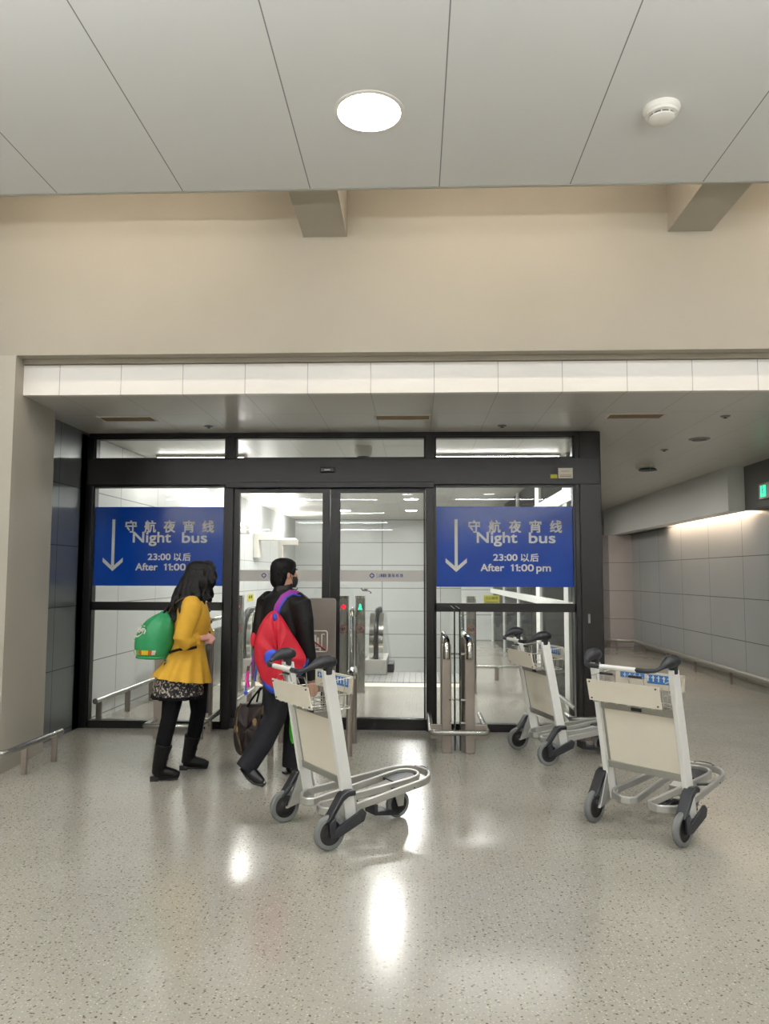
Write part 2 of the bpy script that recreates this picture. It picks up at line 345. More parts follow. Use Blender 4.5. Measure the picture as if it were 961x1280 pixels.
struct('wall_vestibule_back', MB().box(-3.5, 1.85, 20.3, 20.45, -1.6, ZS), 'wall_back', smooth=False)
struct('wall_right', MB().box(XR, XR+.15, 6.1, 17.2, 0, 2.55), 'wall_metal', smooth=False)
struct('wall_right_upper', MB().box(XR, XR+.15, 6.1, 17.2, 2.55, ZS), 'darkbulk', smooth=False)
struct('wall_corridor_back', MB().box(2.9, 11, 22, 22.2, 0, ZS).box(1.85, 3.9, 19.5, 19.7, 0, ZS), 'col_metal', smooth=False)
struct('column', MB().box(4.12, 4.62, 16.6, 17.25, 0, 2.42), 'col_metal', smooth=False)
struct('trim_4', MB().box(4.2, 4.42, 10.46, 17.3, 2.42, ZS), 'bulk', smooth=False)
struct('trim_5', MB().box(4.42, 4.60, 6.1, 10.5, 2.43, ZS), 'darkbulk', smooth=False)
struct('baseboard_right', MB().box(XR-.012, XR, 6.1, 17.2, 0, .1), 'rail', smooth=False)
# rest of the hall behind and beside the camera
struct('wall_back', MB().box(-9, 11, -12.1, -12, 0, 5.6), 'hallwall', smooth=False)
struct('wall_side_left', MB().box(-9.1, -9, -12, 6, 0, 5.6), 'hallwall', smooth=False)
struct('wall_side_right', MB().box(11, 11.1, -12, 6, 0, 5.6), 'hallwall', smooth=False)
# beams from the front wall over the ceiling edge
for i, (x0, x1) in enumerate(((-.9, -.55), (1.99, 2.33), (-3.9, -3.55), (4.85, 5.2))):
    struct('trim_%d' % (6+i), MB().box(x0, x1, 4.3, 5.95, 4.26, 5.3), 'beige', smooth=False)
# vestibule glass side wall on the right
gs = MB()
for y, wd in ((7.98, .06), (9.2, .28), (11.3, .34), (13.7, .12), (16.0, .05), (18.4, .1)): gs.box(1.80, 1.88, y, y+wd, 0, ZS)
gs.box(1.79, 1.87, 8.0, 18.6, 1.14, 1.24).box(1.79, 1.87, 8.0, 18.6, 2.42, 2.6)
struct('window_side_frame', gs, 'bulk', smooth=False)
struct('window_side_glass', MB().box(1.835, 1.85, 8.0, 18.6, 0, ZS), 'glassdk', smooth=False)
struct('wall_side_core', MB().box(1.885, 1.93, 8.06, 19, 0, ZS), 'darkcore', smooth=False)
struct('wall_vestibule_end', MB().box(1.1, 1.85, 18.6, 18.75, 0, ZS), 'wall_back', smooth=False)
# metal landing plate and pale threshold strip before the escalators
struct('floor_landing_plate', MB().box(-3.2, .55, 11.3, 12.44, 0, .006), 'tactile', smooth=False)
struct('floor_strip', MB().box(-3.2, .55, 10.85, 11.2, 0, .004), mat('pale_strip', (226, 214, 196), .4, noise_amt=.1, noise_scale=6), smooth=False)

# ---------------------------------------------------------------- door screen
def frame_obj(mb, name, parent=None): return mb.obj(name, 'frame', parent, smooth=False, bevel=.004)
Y0, Y1 = YF, YF+.12
struct('trim_header', MB().box(-3.40, 1.86, YF-.03, YF+.2, 2.47, 2.74).box(-1.95, .19, YF-.035, YF+.2, 2.44, 2.50), 'frame', smooth=False, bevel=.005)
struct('trim_top_rail', MB().box(-3.40, 1.86, Y0, Y1, 2.975, ZS-.003), 'frame_black', smooth=False)
for i, (x0, x1, m_) in enumerate(((-3.45, -3.345, 'frame_black'), (-1.955, -1.875, 'frame'), (.105, .19, 'frame'), (1.61, 1.66, 'frame'))):
    struct('trim_post_%d' % (i+1), MB().box(x0, x1, Y0, Y1, 0, 2.975), m_, smooth=False, bevel=.004)
struct('trim_corner_post', MB().box(1.655, 1.87, YF-.02, YF+.25, 0, 3.01), 'frame', smooth=False, bevel=.006)
struct('trim_jamb', MB().box(XL, -3.44, 7.66, 7.82, 0, 3.0), 'silver', smooth=False)
def window(n, x0, x1, z0, z1, mid=None):
    t = thing('window_%d' % n, ((x0+x1)/2, YF+.05, z0), 0, None, None, kind='structure')
    h = (x1-x0)/2; H = z1-z0
    fr = MB().box(-h, h, -.04, .05, 0, .075 if z0 < .5 else .02).box(-h, h, -.04, .05, H-.02, H).box(-h, -h+.02, -.04, .05, 0, H).box(h-.02, h, -.04, .05, 0, H)
    if mid: fr.box(-h, h, -.04, .05, mid[0]-z0, mid[1]-z0)
    fr.obj('window_frame', 'frame_black', t, smooth=False)
    MB().box(-h+.015, h-.015, -.006, .006, .02, H-.02).obj('pane', 'glass', t, smooth=False)
    return t
window(1, -3.345, -1.955, 0, 2.47, (1.185, 1.27)); window(2, .19, 1.61, 0, 2.47, (1.185, 1.27))
window(3, -3.345, -1.955, 2.74, 2.975); window(4, -1.875, .105, 2.74, 2.975); window(5, .19, 1.61, 2.74, 2.975)
def logo_band(t, x0, x1, off):
    MB().box(x0, x1, -.009, -.006, 1.485, 1.60).obj('frosted_band', 'frost', t, smooth=False)
    cx = off; g = MB()
    for k in range(4):
        c, s = math.cos(PI/4+k*PI/2), math.sin(PI/4+k*PI/2)
        g.prism([(.029*math.cos(a)*1, .029*math.sin(a)) for a in (0+k*PI/2, PI/2+k*PI/2)] + [(.013*math.cos(a), .013*math.sin(a)) for a in (PI/2+k*PI/2, 0+k*PI/2)], -.011, -.009, T(cx+.002*c, 0, 1.545+.002*s))
    g.obj('emblem', 'logo', t, smooth=False)
    MB().box(cx+.05, cx+.053, -.011, -.009, 1.52, 1.57).obj('divider_line', 'logo', t, smooth=False)
    text('上海浦东', .04, T(cx+.065, -.010, 1.53), 'lettering', 'logo', t, offset=.0012, fit=(.085, .034))
    text('国 际 机 场', .04, T(cx+.165, -.010, 1.53), 'lettering', 'logo', t, offset=.0012, fit=(.15, .034))
    sg = MB(); d = 1 if off > -.9 else -1
    for a, b in (((-.05, .018), (-.03, -.004)), ((-.03, -.004), (.03, -.006)), ((.03, -.006), (.055, -.022)), ((-.02, .012), (.02, .010)), ((.055, -.022), (.04, -.03)), ((-.035, .008), (.01, .004)), ((-.05, .018), (-.04, .024))):
        sg.tube([(off-.06+d*a[0] if d > 0 else off+.3+d*a[0], -.010, 1.395+a[1]), (off-.06+d*b[0] if d > 0 else off+.3+d*b[0], -.010, 1.395+b[1])], .0045, 6)
    sg.obj('bird_decal', 'scribble', t)
def door(n, x0, x1, px0, px1, off):
    t = thing('door_%d' % n, (0, YF+.06, 0), 0, None, None, kind='structure')
    MB().box(x0, px0, -.03, .03, .012, 2.44).box(px1, x1, -.03, .03, .012, 2.44).box(px0, px1, -.03, .03, .012, .125).box(px0, px1, -.03, .03, 2.395, 2.44).obj('door_frame', 'frame_black', t, smooth=False, bevel=.003)
    MB().box(px0-.005, px1+.005, -.005, .005, .12, 2.4).obj('pane', 'glass', t, smooth=False)
    logo_band(t, px0, px1, off)
door(1, -1.87, -.878, -1.815, -.952, -1.555); door(2, -.872, .10, -.775, .085, -.445)
struct('trim_track', MB().box(-1.875, .105, YF-.01, YF+.14, 0, .012), 'silver', smooth=False)
struct('trim_sill', MB().box(-1.875, .105, YF-.005, YF+.028, .012, .12), 'sill', smooth=False)
t = thing('motion_sensor', (-.9, YF-.03, 2.62), 0, 'small black motion sensor centred on the door header', 'sensor')
MB().box(-.075, .075, -.035, 0, -.025, .03).obj('housing', 'frame_black', t, smooth=False, bevel=.01)
MB().box(-.03, .03, -.038, -.034, -.006, .004).obj('lens_mark', 'silver', t, smooth=False)
struct('trim_lock', MB().box(1.715, 1.735, YF-.028, YF-.018, 1.08, 1.17), 'silver', smooth=False)
o = MB().box(1.44, 1.585, YF-.036, YF-.031, 2.53, 2.635).obj('notice_label', 'paper', None, smooth=False); tag(o, 'white printed label at the right end of the door header', 'label')
MB().box(1.455, 1.57, YF-.038, YF-.0355, 2.545, 2.552).box(1.455, 1.57, YF-.038, YF-.0355, 2.56, 2.565).box(1.47, 1.55, YF-.038, YF-.0355, 2.6, 2.604).obj('print_lines', 'fascia_trim', o, smooth=False)
o = MB().box(1.362, 1.43, YF-.036, YF-.031, 2.53, 2.57).obj('notice_label', 'yellow', None, smooth=False); tag(o, 'tiny yellow label beside the white label on the door header', 'label')

I4 = Matrix.Identity(4)
# ---------------------------------------------------------------- blue night bus signs on the glass
def bus_sign(x0, x1, lab):
    z0, z1 = 1.435, 2.25; W = x1-x0
    t = thing('night_bus_sign', (x0, YF+.035, z0), 0, lab, 'sign', 'blue night bus signs on the glass')
    MB().box(0, W, 0, .004, 0, z1-z0).obj('sign_board', 'blue', t, smooth=False)
    H = z1-z0; y = -.002
    def s(u): return u*W
    # arrow
    MB().box(s(.145), s(.167), y-.001, y, .20, .685*1.0).prism([(s(.156), .15), (s(.232), .245), (s(.232), .29), (s(.156), .195), (s(.08), .29), (s(.08), .245)], y-.001, y, Matrix.Identity(4)).obj('arrow', 'white_vinyl', t, smooth=False)
    for k, ch in enumerate('守航夜宵线'):
        text(ch, .12, T(s(.245+.145*k), y, H*.675), 'lettering', 'white_vinyl', t, offset=.0045, fit=(.117, .122))
    text('Night', .12, T(s(.305), y, H*.505), 'lettering', 'white_vinyl', t, offset=.0045, fit=(s(.285), .142))
    text('bus', .12, T(s(.675), y, H*.545), 'lettering', 'white_vinyl', t, offset=.0045, fit=(s(.185), .105))
    text('23:00', .08, T(s(.42), y, H*.325), 'lettering', 'white_vinyl', t, offset=.0032, fit=(s(.17), .065))
    text('以', .08, T(s(.615), y, H*.315), 'lettering', 'white_vinyl', t, offset=.0028, fit=(s(.058), .078)); text('后', .08, T(s(.682), y, H*.315), 'lettering', 'white_vinyl', t, offset=.0028, fit=(s(.058), .078))
    text('After', .08, T(s(.33), y, H*.195), 'lettering', 'white_vinyl', t, offset=.0032, fit=(s(.165), .072))
    [MB().prism([(s(dd), H*.195), (s(dd+.0115), H*.195), (s(dd+.0115), H*.195+.07), (s(dd+.003), H*.195+.07), (s(dd-.009), H*.195+.058), (s(dd-.009), H*.195+.047), (s(dd), H*.195+.053)], y-.001, y, I4).obj('lettering', 'white_vinyl', t, smooth=False) for dd in (.552, .583)]; text(':00', .08, T(s(.60), y, H*.195), 'lettering', 'white_vinyl', t, offset=.0032, fit=(s(.105), .068))
    text('pm', .08, T(s(.725), y, H*.165), 'lettering', 'white_vinyl', t, offset=.0032, fit=(s(.10), .072))
bus_sign(-3.345, -1.955, 'blue Night bus sign on the left window, behind the woman in yellow')
bus_sign(.19, 1.61, 'blue Night bus sign on the right window above the small trolley')

# ---------------------------------------------------------------- lamps and ceiling devices
def downlight(x, y, z, r, lab, group=None, mt='lamp', cat='ceiling light'):
    t = thing('ceiling_light', (x, y, z), 0, lab, cat, group)
    MB().lathe([(r*1.14, 0), (r*1.14, -.004), (r*1.02, -.008), (r, -.003), (r, 0)], Matrix.Identity(4), 40, cap=False).obj('trim_ring', 'white_pl', t)
    MB().lathe([(r, -.002), (r*.6, -.004), (.005, -.004)], Matrix.Identity(4), 40).obj('diffuser', mt, t)
    return t
ORD = ('first', 'second', 'third', 'fourth', 'fifth', 'sixth')
COLN = ('far left', 'second left', 'near left', 'centre', 'near right', 'second right', 'far right')
for j in range(6):
    for i in range(-3, 4):
        downlight(-.26+2.61*i, 4.12-2.61*j, ZC, .175, 'round bright downlight in the pale hall ceiling' if (i, j) == (0, 0) else 'round hall downlight, %s row from the front wall, %s' % (ORD[j], COLN[i+3]), None if (i, j) == (0, 0) else 'hall downlights behind the camera', 'lamp' if j == 0 else 'lamp_dim')
t = thing('smoke_detector', (1.37, 4.14, ZC), 0, 'white round smoke detector on the hall ceiling right of the downlight', 'smoke detector')
I4 = Matrix.Identity(4)
MB().lathe([(.098, 0), (.1, -.012), (.096, -.026), (.088, -.032), (.086, -.046), (.07, -.05)], I4, 40).obj('base', 'white_pl', t)
MB().lathe([(.066, -.048), (.066, -.062)], I4, 40).obj('vent_ring', 'dkgrey', t)
h = MB().lathe([(.072, -.06), (.07, -.068), (.05, -.078), (.01, -.082)], I4, 40)
for k in range(10): h.box(.062, .072, -.003, .003, -.064, -.045, RZ(k*PI/5))
h.obj('cap', 'white_pl', t)
# cove tubes above the ceiling edge
for k, x in enumerate((-6.2, -2.3, .7, 3.6, 7.2)):
    tt = thing('cove_tube_light', (x, 5.15, 4.33), 0, 'fluorescent tube above the hall ceiling edge, %s' % ('far left', 'above the left window', 'above the sliding doors', 'above the corner post', 'far right')[k], 'light', 'cove tubes above the ceiling edge')
    MB().tube([(-1.1, 0, 0), (1.1, 0, 0)], .02, 10).obj('tube', 'lamp_warm', tt)
# uplighters added out of view behind the camera to brighten the hall ceiling
for j, y in enumerate((.9, -2.4, -5.7, -9.0)):
    for k, x in enumerate((-6.0, -2.0, 2.0, 6.0)):
        t = thing('fill_uplighter', (x, y, 3.0), 0, 'long hanging uplighter, %s row from the front wall, %s' % (ORD[j], ('far left', 'near left', 'near right', 'far right')[k]), 'pendant light', 'hanging uplighters in the hall')
        MB().box(-1.3, 1.3, -.11, .11, -.06, 0).obj('housing', 'white_pl', t, smooth=False, bevel=.01)
        MB().box(-1.25, 1.25, -.09, .09, .001, .006).obj('diffuser', 'fill_up', t, smooth=False)
        for s_ in (-1, 1): MB().tube([(s_*1.1, 0, 0), (s_*1.1, 0, ZC-3.0)], .004, 6).obj('cable', 'silver', t)
# recessed brown grilles in the soffit
for x, lab in ((-2.72, 'brown recessed ceiling vent above the left window'), (-.12, 'brown recessed ceiling vent above the sliding doors'), (2.02, 'brown recessed ceiling vent above the corner post')):
    t = thing('ceiling_vent', (x, 7.07, ZS), 0, lab, 'vent')
    MB().box(-.26, .26, -.11, -.095, -.008, 0).box(-.26, .26, .095, .11, -.008, 0).box(-.26, -.245, -.095, .095, -.008, 0).box(.245, .26, -.095, .095, -.008, 0).obj('vent_frame', 'white_pl', t, smooth=False)
    g = MB().box(-.245, .245, -.095, .095, -.003, 0)
    for k in range(6): g.box(-.245, .245, -.085+k*.03, -.079+k*.03, -.006, -.002)
    g.obj('grille', 'grille', t, smooth=False)
for px, (x, y), lab in ((0, (-2.05, 7.45), 'small grey sprinkler plate in the soffit over the left window'), (0, (.85, 7.5), 'small grey sprinkler plate in the soffit over the right window'), (0, (2.85, 7.1), 'small sprinkler plate in the corridor soffit nearest the camera'), (0, (2.9, 9.0), 'small sprinkler plate further down the corridor ceiling')):
    t = thing('sprinkler', (x, y, ZS), 0, lab, 'sprinkler')
    MB().lathe([(.045, 0), (.045, -.004), (.03, -.012)], I4, 20).obj('escutcheon', 'silver', t)
    MB().lathe([(.01, -.01), (.01, -.018), (.02, -.019), (.02, -.021)], I4, 12).obj('deflector', 'dkgrey', t)
t = thing('ceiling_light', (3.05, 8.3, ZS), 0, 'unlit round downlight in the corridor ceiling', 'ceiling light')
MB().lathe([(.11, 0), (.11, -.006), (.085, -.012), (.08, -.004)], I4, 28, cap=False).obj('trim_ring', 'silver', t)
MB().lathe([(.08, -.004), (.01, -.006)], I4, 28).obj('diffuser', 'dkgrey', t)
t = thing('smoke_detector', (3.05, 10.3, ZS), 0, 'smoke detector with green light on the corridor ceiling', 'smoke detector')
MB().lathe([(.11, 0), (.11, -.03), (.09, -.05)], I4, 28).obj('base', 'white_pl', t)
MB().lathe([(.1, -.05), (.12, -.075), (.02, -.085)], T(.03, -.05, 0), 28).obj('cap', 'dkgrey', t)
MB().ball((.03, -.16, -.07), .006).obj('indicator', 'green_led', t)
t = thing('dome_camera', (-.6, 8.7, ZS), 0, 'dark dome camera on the vestibule ceiling behind the top window', 'security camera')
MB().lathe([(.10, 0), (.10, -.05), (.09, -.10), (.075, -.12)], I4, 28).obj('housing', 'white_pl', t)
MB().lathe([(.07, -.11), (.072, -.13), (.05, -.17), (.01, -.185)], I4, 28).obj('dome', 'frame_black', t)
# vestibule lighting
for x0, x1, lab in ((-3.2, -2.1, 'long linear ceiling light inside, seen through the top left window'), (.15, 1.75, 'long linear ceiling light inside, seen through the top right window')):
    t = thing('linear_light', ((x0+x1)/2, 9.35, ZS), 0, lab, 'ceiling light'); h = (x1-x0)/2
    MB().box(-h, h, -.09, .09, -.03, 0).obj('housing', 'white_pl', t, smooth=False)
    MB().box(-h+.02, h-.02, -.07, .07, -.04, -.029).obj('diffuser', 'strip', t, smooth=False)
for x, y, lab in ((-.38, 10.6, 'vestibule downlight hidden behind the door header'), (-2.75, 11.8, 'vestibule downlight near the left wall lamps'), (.9, 11.4, 'vestibule downlight behind the right sign'),
                  (-.09, 14.8, 'upper right downlight seen through the right sliding door'), (-.1, 17.4, 'lower right downlight seen through the right sliding door'), (-1.62, 17.4, 'left downlight seen through the right sliding door'), (-2.2, 14.8, 'vestibule downlight deep behind the left sliding door')):
    downlight(x, y, ZS, .13, lab, None, 'lamp_in')
# L-shaped wall lamps on the left vestibule wall
labs = ('nearest of the three white wall lamps in the vestibule', 'middle of the three white wall lamps in the vestibule', 'farthest of the three white wall lamps in the vestibule')
for (y, lab) in zip((13.2, 15.6, 18.2), labs):
    xw = XL+(y-7.9)*.0176
    t = thing('wall_lamp', (xw+.005, y, 2.2), 0, lab, 'wall lamp', 'white wall lamps in the vestibule')
    MB().box(0, .42, -.14, .14, .06, .2).box(0, .1, -.14, .14, -.3, .06).obj('shade', 'white_pl', t, smooth=False, bevel=.005)
    MB().box(.03, .38, -.1, .1, .201, .206).obj('diffuser', 'up', t, smooth=False)
# corridor wash tubes behind the bulkheads
t = thing('wash_light', (4.45, 12.4, 2.50), 0, 'long wall-washing light under the pale corridor bulkhead', 'light')
MB().box(-.03, .03, -1.7, 1.7, -.01, .03).obj('housing', 'white_pl', t, smooth=False)
MB().box(-.02, .02, -1.7, 1.7, -.03, -.01).obj('tube', 'lamp_wash', t, smooth=False)
for y in (9.6, 11.4, 13.4, 15.4): downlight(2.12 if y < 9.9 else 2.25, y, ZS, .12, 'corridor downlight beside the vestibule wall, %s' % {9.6: 'nearest', 11.4: 'second', 13.4: 'third', 15.4: 'farthest'}[y], None, 'fill_cor')  # added out of sight behind the door screen to brighten the corridor
# exit sign
t = thing('exit_sign', (4.415, 9.72, 2.53), 0, 'small green lit running-man exit sign on the dark bulkhead', 'exit sign')
MB().box(-.04, 0, -.22, .22, -.01, .19).obj('housing', 'rail', t, smooth=False, bevel=.004)
MB().box(-.043, -.039, .02, .16, .02, .16).obj('lit_panel', 'green_led', t, smooth=False)
rm = MB(); X = -.046
for a, b in (((.09, .13), (.09, .085)), ((.09, .085), (.06, .05)), ((.06, .05), (.05, .025)), ((.09, .085), (.11, .055)), ((.11, .055), (.13, .035)), ((.09, .12), (.06, .1)), ((.09, .12), (.12, .1))): rm.tube([(X, a[0], a[1]), (X, b[0], b[1])], .006, 6)
rm.ball((X, .09, .145), .011, seg=10); rm.obj('running_figure', 'white_vinyl', t)
#@@STRUCT_END
#@@GATES
# ---------------------------------------------------------------- pit below the landing, escalators
struct('floor_pit', MB().box(-3.5, .9, 12.45, 20.3, -1.7, -1.6).box(-3.5, .9, 12.42, 12.45, -1.6, -.001), 'rail', smooth=False)
def rrect(x0, x1, y0, y1, r, n=5):
    return arc(x1-r, y1-r, r, 0, PI/2, n)+arc(x0+r, y1-r, r, PI/2, PI, n)+arc(x0+r, y0+r, r, PI, 1.5*PI, n)+arc(x1-r, y0+r, r, 1.5*PI, 2*PI, n)
YZ = Matrix(((0, 1, 0, 0), (1, 0, 0, 0), (0, 0, 1, 0), (0, 0, 0, 1)))     # local (x,z) profile -> world (y,z), extruded along x
for x, lab in ((-.62, 'escalator balustrade behind the green-lit gate post, seen through the right door'), (-1.72, 'escalator balustrade hidden mostly by the steel board'), (-2.72, 'escalator balustrade at the left, behind the red-lit gate post')):
    t = thing('escalator_balustrade', (x, 12.1, 0), 0, lab, 'escalator', 'escalator balustrades')
    out = [(0, .06), (.9, .06), (5.2, -1.5), (5.2, -.6), (1.3, .93)] + [(.45+.42*math.cos(a), .5+.44*math.sin(a)) for a in [PI/2+i*PI/10 for i in range(11)]]
    MB().prism(out, -.11, .11, YZ).obj('side_panel', 'chrome', t, angle=25)
    rail = [(5.2, -.55), (1.3, .97)] + [(.45+.47*math.cos(a), .5+.48*math.sin(a)) for a in [PI/2+i*PI/12 for i in range(13)]] + [(.8, .02)]
    MB().tube([(0, a, b) for a, b in rail], 0, up=(1, 0, 0), rect=(.08, .07)).obj('handrail', 'escal', t)
    MB().box(-.17, .17, -.02, 1.0, .006, .24).obj('skirt_box', 'alu', t, smooth=False, bevel=.01)
    MB().box(.17, .27, .3, .8, .006, .14).obj('comb_guard', 'escal', t, smooth=False, bevel=.01)
# ---------------------------------------------------------------- signal posts inside the vestibule
def signal_post(x, y, col, lab):
    t = thing('gate_post', (x, y, 0), 0, lab, 'gate post', 'steel gate posts with signal lights')
    MB().prism(rrect(-.062, .062, -.08, .08, .03), 0, 1.245, Matrix(((1, 0, 0, 0), (0, 0, 1, 0), (0, 1, 0, 0), (0, 0, 0, 1)))).obj('post_body', 'steel', t)
    MB().prism(rrect(-.066, .066, -.084, .084, .03), 1.245, 1.275, Matrix(((1, 0, 0, 0), (0, 0, 1, 0), (0, 1, 0, 0), (0, 0, 0, 1)))).obj('post_cap', 'chrome', t)
    MB().prism(rrect(-.07, .07, -.095, .095, .02), 0, .02, Matrix(((1, 0, 0, 0), (0, 0, 1, 0), (0, 1, 0, 0), (0, 0, 0, 1)))).obj('base_flange', 'chrome', t)
    if col == 'red':
        MB().box(-.032, .032, -.087, -.081, 1.118, 1.142).box(-.012, .012, -.087, -.0811, 1.098, 1.162).ball((0, -.084, 1.13), (.026, .006, .026)).obj('signal_light', 'red_led', t)
    else:
        MB().ball((0, -.084, 1.158), (.012, .006, .013)).box(-.013, .013, -.087, -.081, 1.10, 1.15).prism([(-.03, 1.095), (.03, 1.095), (.013, 1.125), (-.013, 1.125)], -.087, -.081, I4).obj('signal_light', 'green_led', t)
    ring = MB(); ring.tube([(.05*math.cos(a), -.083, .84+.05*math.sin(a)) for a in [i*PI/12 for i in range(24)]], .005, 6, closed=True); ring.tube([(-.035, -.083, .875), (.035, -.083, .805)], .004, 6)
    ring.obj('prohibition_ring', 'red_print', t)
    MB().box(-.022, -.01, -.084, -.081, .818, .862).box(-.002, .01, -.084, -.081, .818, .85).box(.014, .024, -.084, -.081, .83, .866).obj('pictogram', 'black_print', t, smooth=False)
for x, c, lab in ((-.955, 'red', 'gate post with red light seen just right of the steel board'), (-.735, 'green', 'gate post with green light seen through the right sliding door'),
                  (-2.375, 'red', 'gate post with red light seen left of the man through the left door'), (.735, 'green', 'gate post with green light seen through the right window')): signal_post(x, 10.3, c, lab)
# curved guide rails between the gate posts
for x, y0, y1, z, lab in ((-.845, 10.2, 11.0, 1.08, 'polished hoop rail between the red and green gate posts'), (-2.60, 9.6, 11.0, .98, 'polished hoop rail behind the woman in yellow'), (-2.16, 10.3, 11.4, 1.06, 'polished hoop rail behind the red bag'), (.62, 10.4, 11.2, 1.08, 'polished hoop rail beside the gate post behind the right window')):
    t = thing('hoop_rail', (x, y0, 0), 0, lab, 'rail', 'hoop rails inside the vestibule'); L_ = y1-y0
    MB().tube([(0, 0, 0), (0, 0, z-.1), (0, .03, z-.03), (0, .1, z), (0, L_-.1, z), (0, L_-.03, z-.03), (0, L_, z-.1), (0, L_, 0)], .03, 12).obj('hoop', 'chrome', t)
    MB().box(-.02, .02, .06, L_-.06, .12, z-.12).obj('infill_panel', 'steel', t, smooth=False, bevel=.005)
# ---------------------------------------------------------------- bumper rails
def bumper(pts, legs, lab, mt='steel', r=.024, name='bumper_rail', cat='bumper rail', legw=.03, legm='steel_dk'):
    o = pts[0]; t = thing(name, (o[0], o[1], 0), 0, lab, cat)
    P = [Vector(p)-Vector((o[0], o[1], 0)) for p in pts]; q = [P[0]]
    for a, b, c in zip(P, P[1:], P[2:]):
        d1 = (a-b).normalized()*.05; d2 = (c-b).normalized()*.05
        q += [b+d1, b+(d1+d2)*.28, b+d2]
    q.append(P[-1])
    MB().tube(q, r, 14).obj('rail_tube', mt, t)
    for lx, ly in legs:
        z = pts[0][2]; MB().box(lx-o[0]-legw, lx-o[0]+legw, ly-o[1]-.012, ly-o[1]+.012, 0, z).obj('leg', legm, t, smooth=False, bevel=.003)
    return t
bumper([(-3.6, 5.62, .23), (-3.03, 5.66, .23), (-2.99, 6.5, .23)], [(-3.045, 6.0), (-3.005, 6.42)], 'steel bumper rail round the foot of the left pillar', legw=.022)
bumper([(XL+.13, 7.9, .25), (XL+.19, 11.4, .25)], [(XL+.13, 8.0), (XL+.15, 8.75), (XL+.16, 9.5), (XL+.18, 10.6)], 'steel bumper rail along the left vestibule wall, behind the glass', r=.03, legw=.03)
bumper([(-1.93, 7.98, .2), (-1.93, 9.2, .2)], [(-1.93, 8.2), (-1.93, 9.0)], 'short steel bumper rail inside, beside the left sliding door')  # modelled rail in place of the outer bumper's mirror image in the glass
bumper([(1.62, 8.0, .2), (1.62, 10.6, .2)], [(1.62, 8.2), (1.62, 9.4)], 'steel bumper rail inside along the right glass wall')
bumper([(.85, 11.6, .2), (1.6, 11.6, .2)], [(1.2, 11.6)], 'steel bumper rail across the vestibule behind the small trolley')
bumper([(1.47, 7.72, .2), (1.47, 7.45, .2), (2.1, 7.45, .2), (2.1, 7.95, .2)], [(1.62, 7.46), (1.9, 7.46)], 'steel bumper rail at the foot of the right corner post')
bumper([(3.1, 21.0, .2), (4.1, 16.5, .2), (4.53, 16.3, .2), (4.53, 6.3, .2)], [(4.53, y) for y in (15.6, 14.2, 12.8, 11.4, 10.1, 8.6, 7.2)]+[(4.2, 16.42)], 'long bumper rail along the grey corridor wall on the right', r=.035, legw=.02, mt='rail')
# ---------------------------------------------------------------- steel barriers in front of the screen
def barrier(xa, xb, yf, yb, zt, lab, glass=None, bx=(.14, .15), by=.05):
    xm = (xa+xb)/2
    t = thing('steel_barrier', (xm, yf, 0), 0, lab, 'barrier')
    for x in (xa-xm, xb-xm):
        MB().box(x-.042, x+.042, 0, .05, 0, zt-.03).obj('post', 'steel_dk', t, smooth=False, bevel=.006)
        MB().box(x-.03, x+.03, yb-yf-.1, yb-yf-.05, 0, zt-.03).obj('post', 'steel_dk', t, smooth=False, bevel=.006)
        MB().tube([(x, -.012, zt-.16), (x, -.012, zt-.06), (x, .005, zt-.02), (x, .045, zt), (x, yb-yf-.02, zt)], .029, 14).obj('handrail', 'chrome', t)
        MB().box(x-.006, x+.006, .1, yb-yf-.12, .12, zt-.1).obj('infill_panel', 'steel', t, smooth=False)
    x0, x1 = xa-xm-bx[0], xb-xm+bx[1]; z = .185
    MB().tube([(x0, yb-yf-.03, z), (x0, .0, z), (x0+.012, -by+.02, z), (x0+.05, -by, z), (x1-.05, -by, z), (x1-.012, -by+.02, z), (x1, 0, z), (x1, yb-yf-.03, z)], .024, 14).obj('bumper_tube', 'steel', t)
    MB().box(x0, xa-xm, .02, .05, .12, .24).obj('bracket', 'steel_dk', t, smooth=False); MB().box(xb-xm, x1, .02, .05, .12, .24).obj('bracket', 'steel_dk', t, smooth=False)
    if glass:
        for gx in glass:
            g = MB().box(gx-xm-.005, gx-xm+.005, -.02, yb-yf-.12, .03, 1.25).obj('glass_panel', 'glass', t, smooth=False)
            MB().box(gx-xm-.007, gx-xm+.007, -.028, -.02, .03, 1.25).box(gx-xm-.006, gx-xm+.006, -.02, yb-yf-.12, 1.25, 1.256).obj('glass_edge', 'glass_edge', t, smooth=False)
        for z in (.25, .45, .85):
            MB().box(glass[0]-xm-.05, glass[1]-xm+.05, .0, .03, z, z+.018).obj('clamp', 'chrome', t, smooth=False, bevel=.003)
    return t
barrier(.272, .475, 6.88, 7.75, .975, 'steel barrier with glass panels in front of the right door post', (.342, .388))
barrier(-2.44, -2.05, 7.30, 7.76, .97, 'steel barrier behind the woman in the yellow coat', None, (.02, .09), .32)
for x, lab in ((-1.25, 'steel hoop bollard behind the legs of the man in black'), (-.572, 'steel hoop bollard right behind the basket of the nearest trolley')):
    t = thing('hoop_bollard', (x, 6.72, 0), 0, lab, 'bollard', 'steel hoop bollards at the sliding door')
    MB().tube([(0, 0, 0), (0, 0, .58), (0, .02, .63), (0, .08, .665), (0, .44, .665), (0, .5, .63), (0, .52, .58), (0, .52, 0)], 0, up=(1, 0, 0), rect=(.05, .05)).obj('hoop', 'steel_dk', t)
    MB().tube([(0, .02, .60), (0, .04, .66), (0, .10, .692), (0, .42, .692), (0, .48, .66), (0, .5, .60)], .033, 14).obj('top_cap', 'chrome', t)
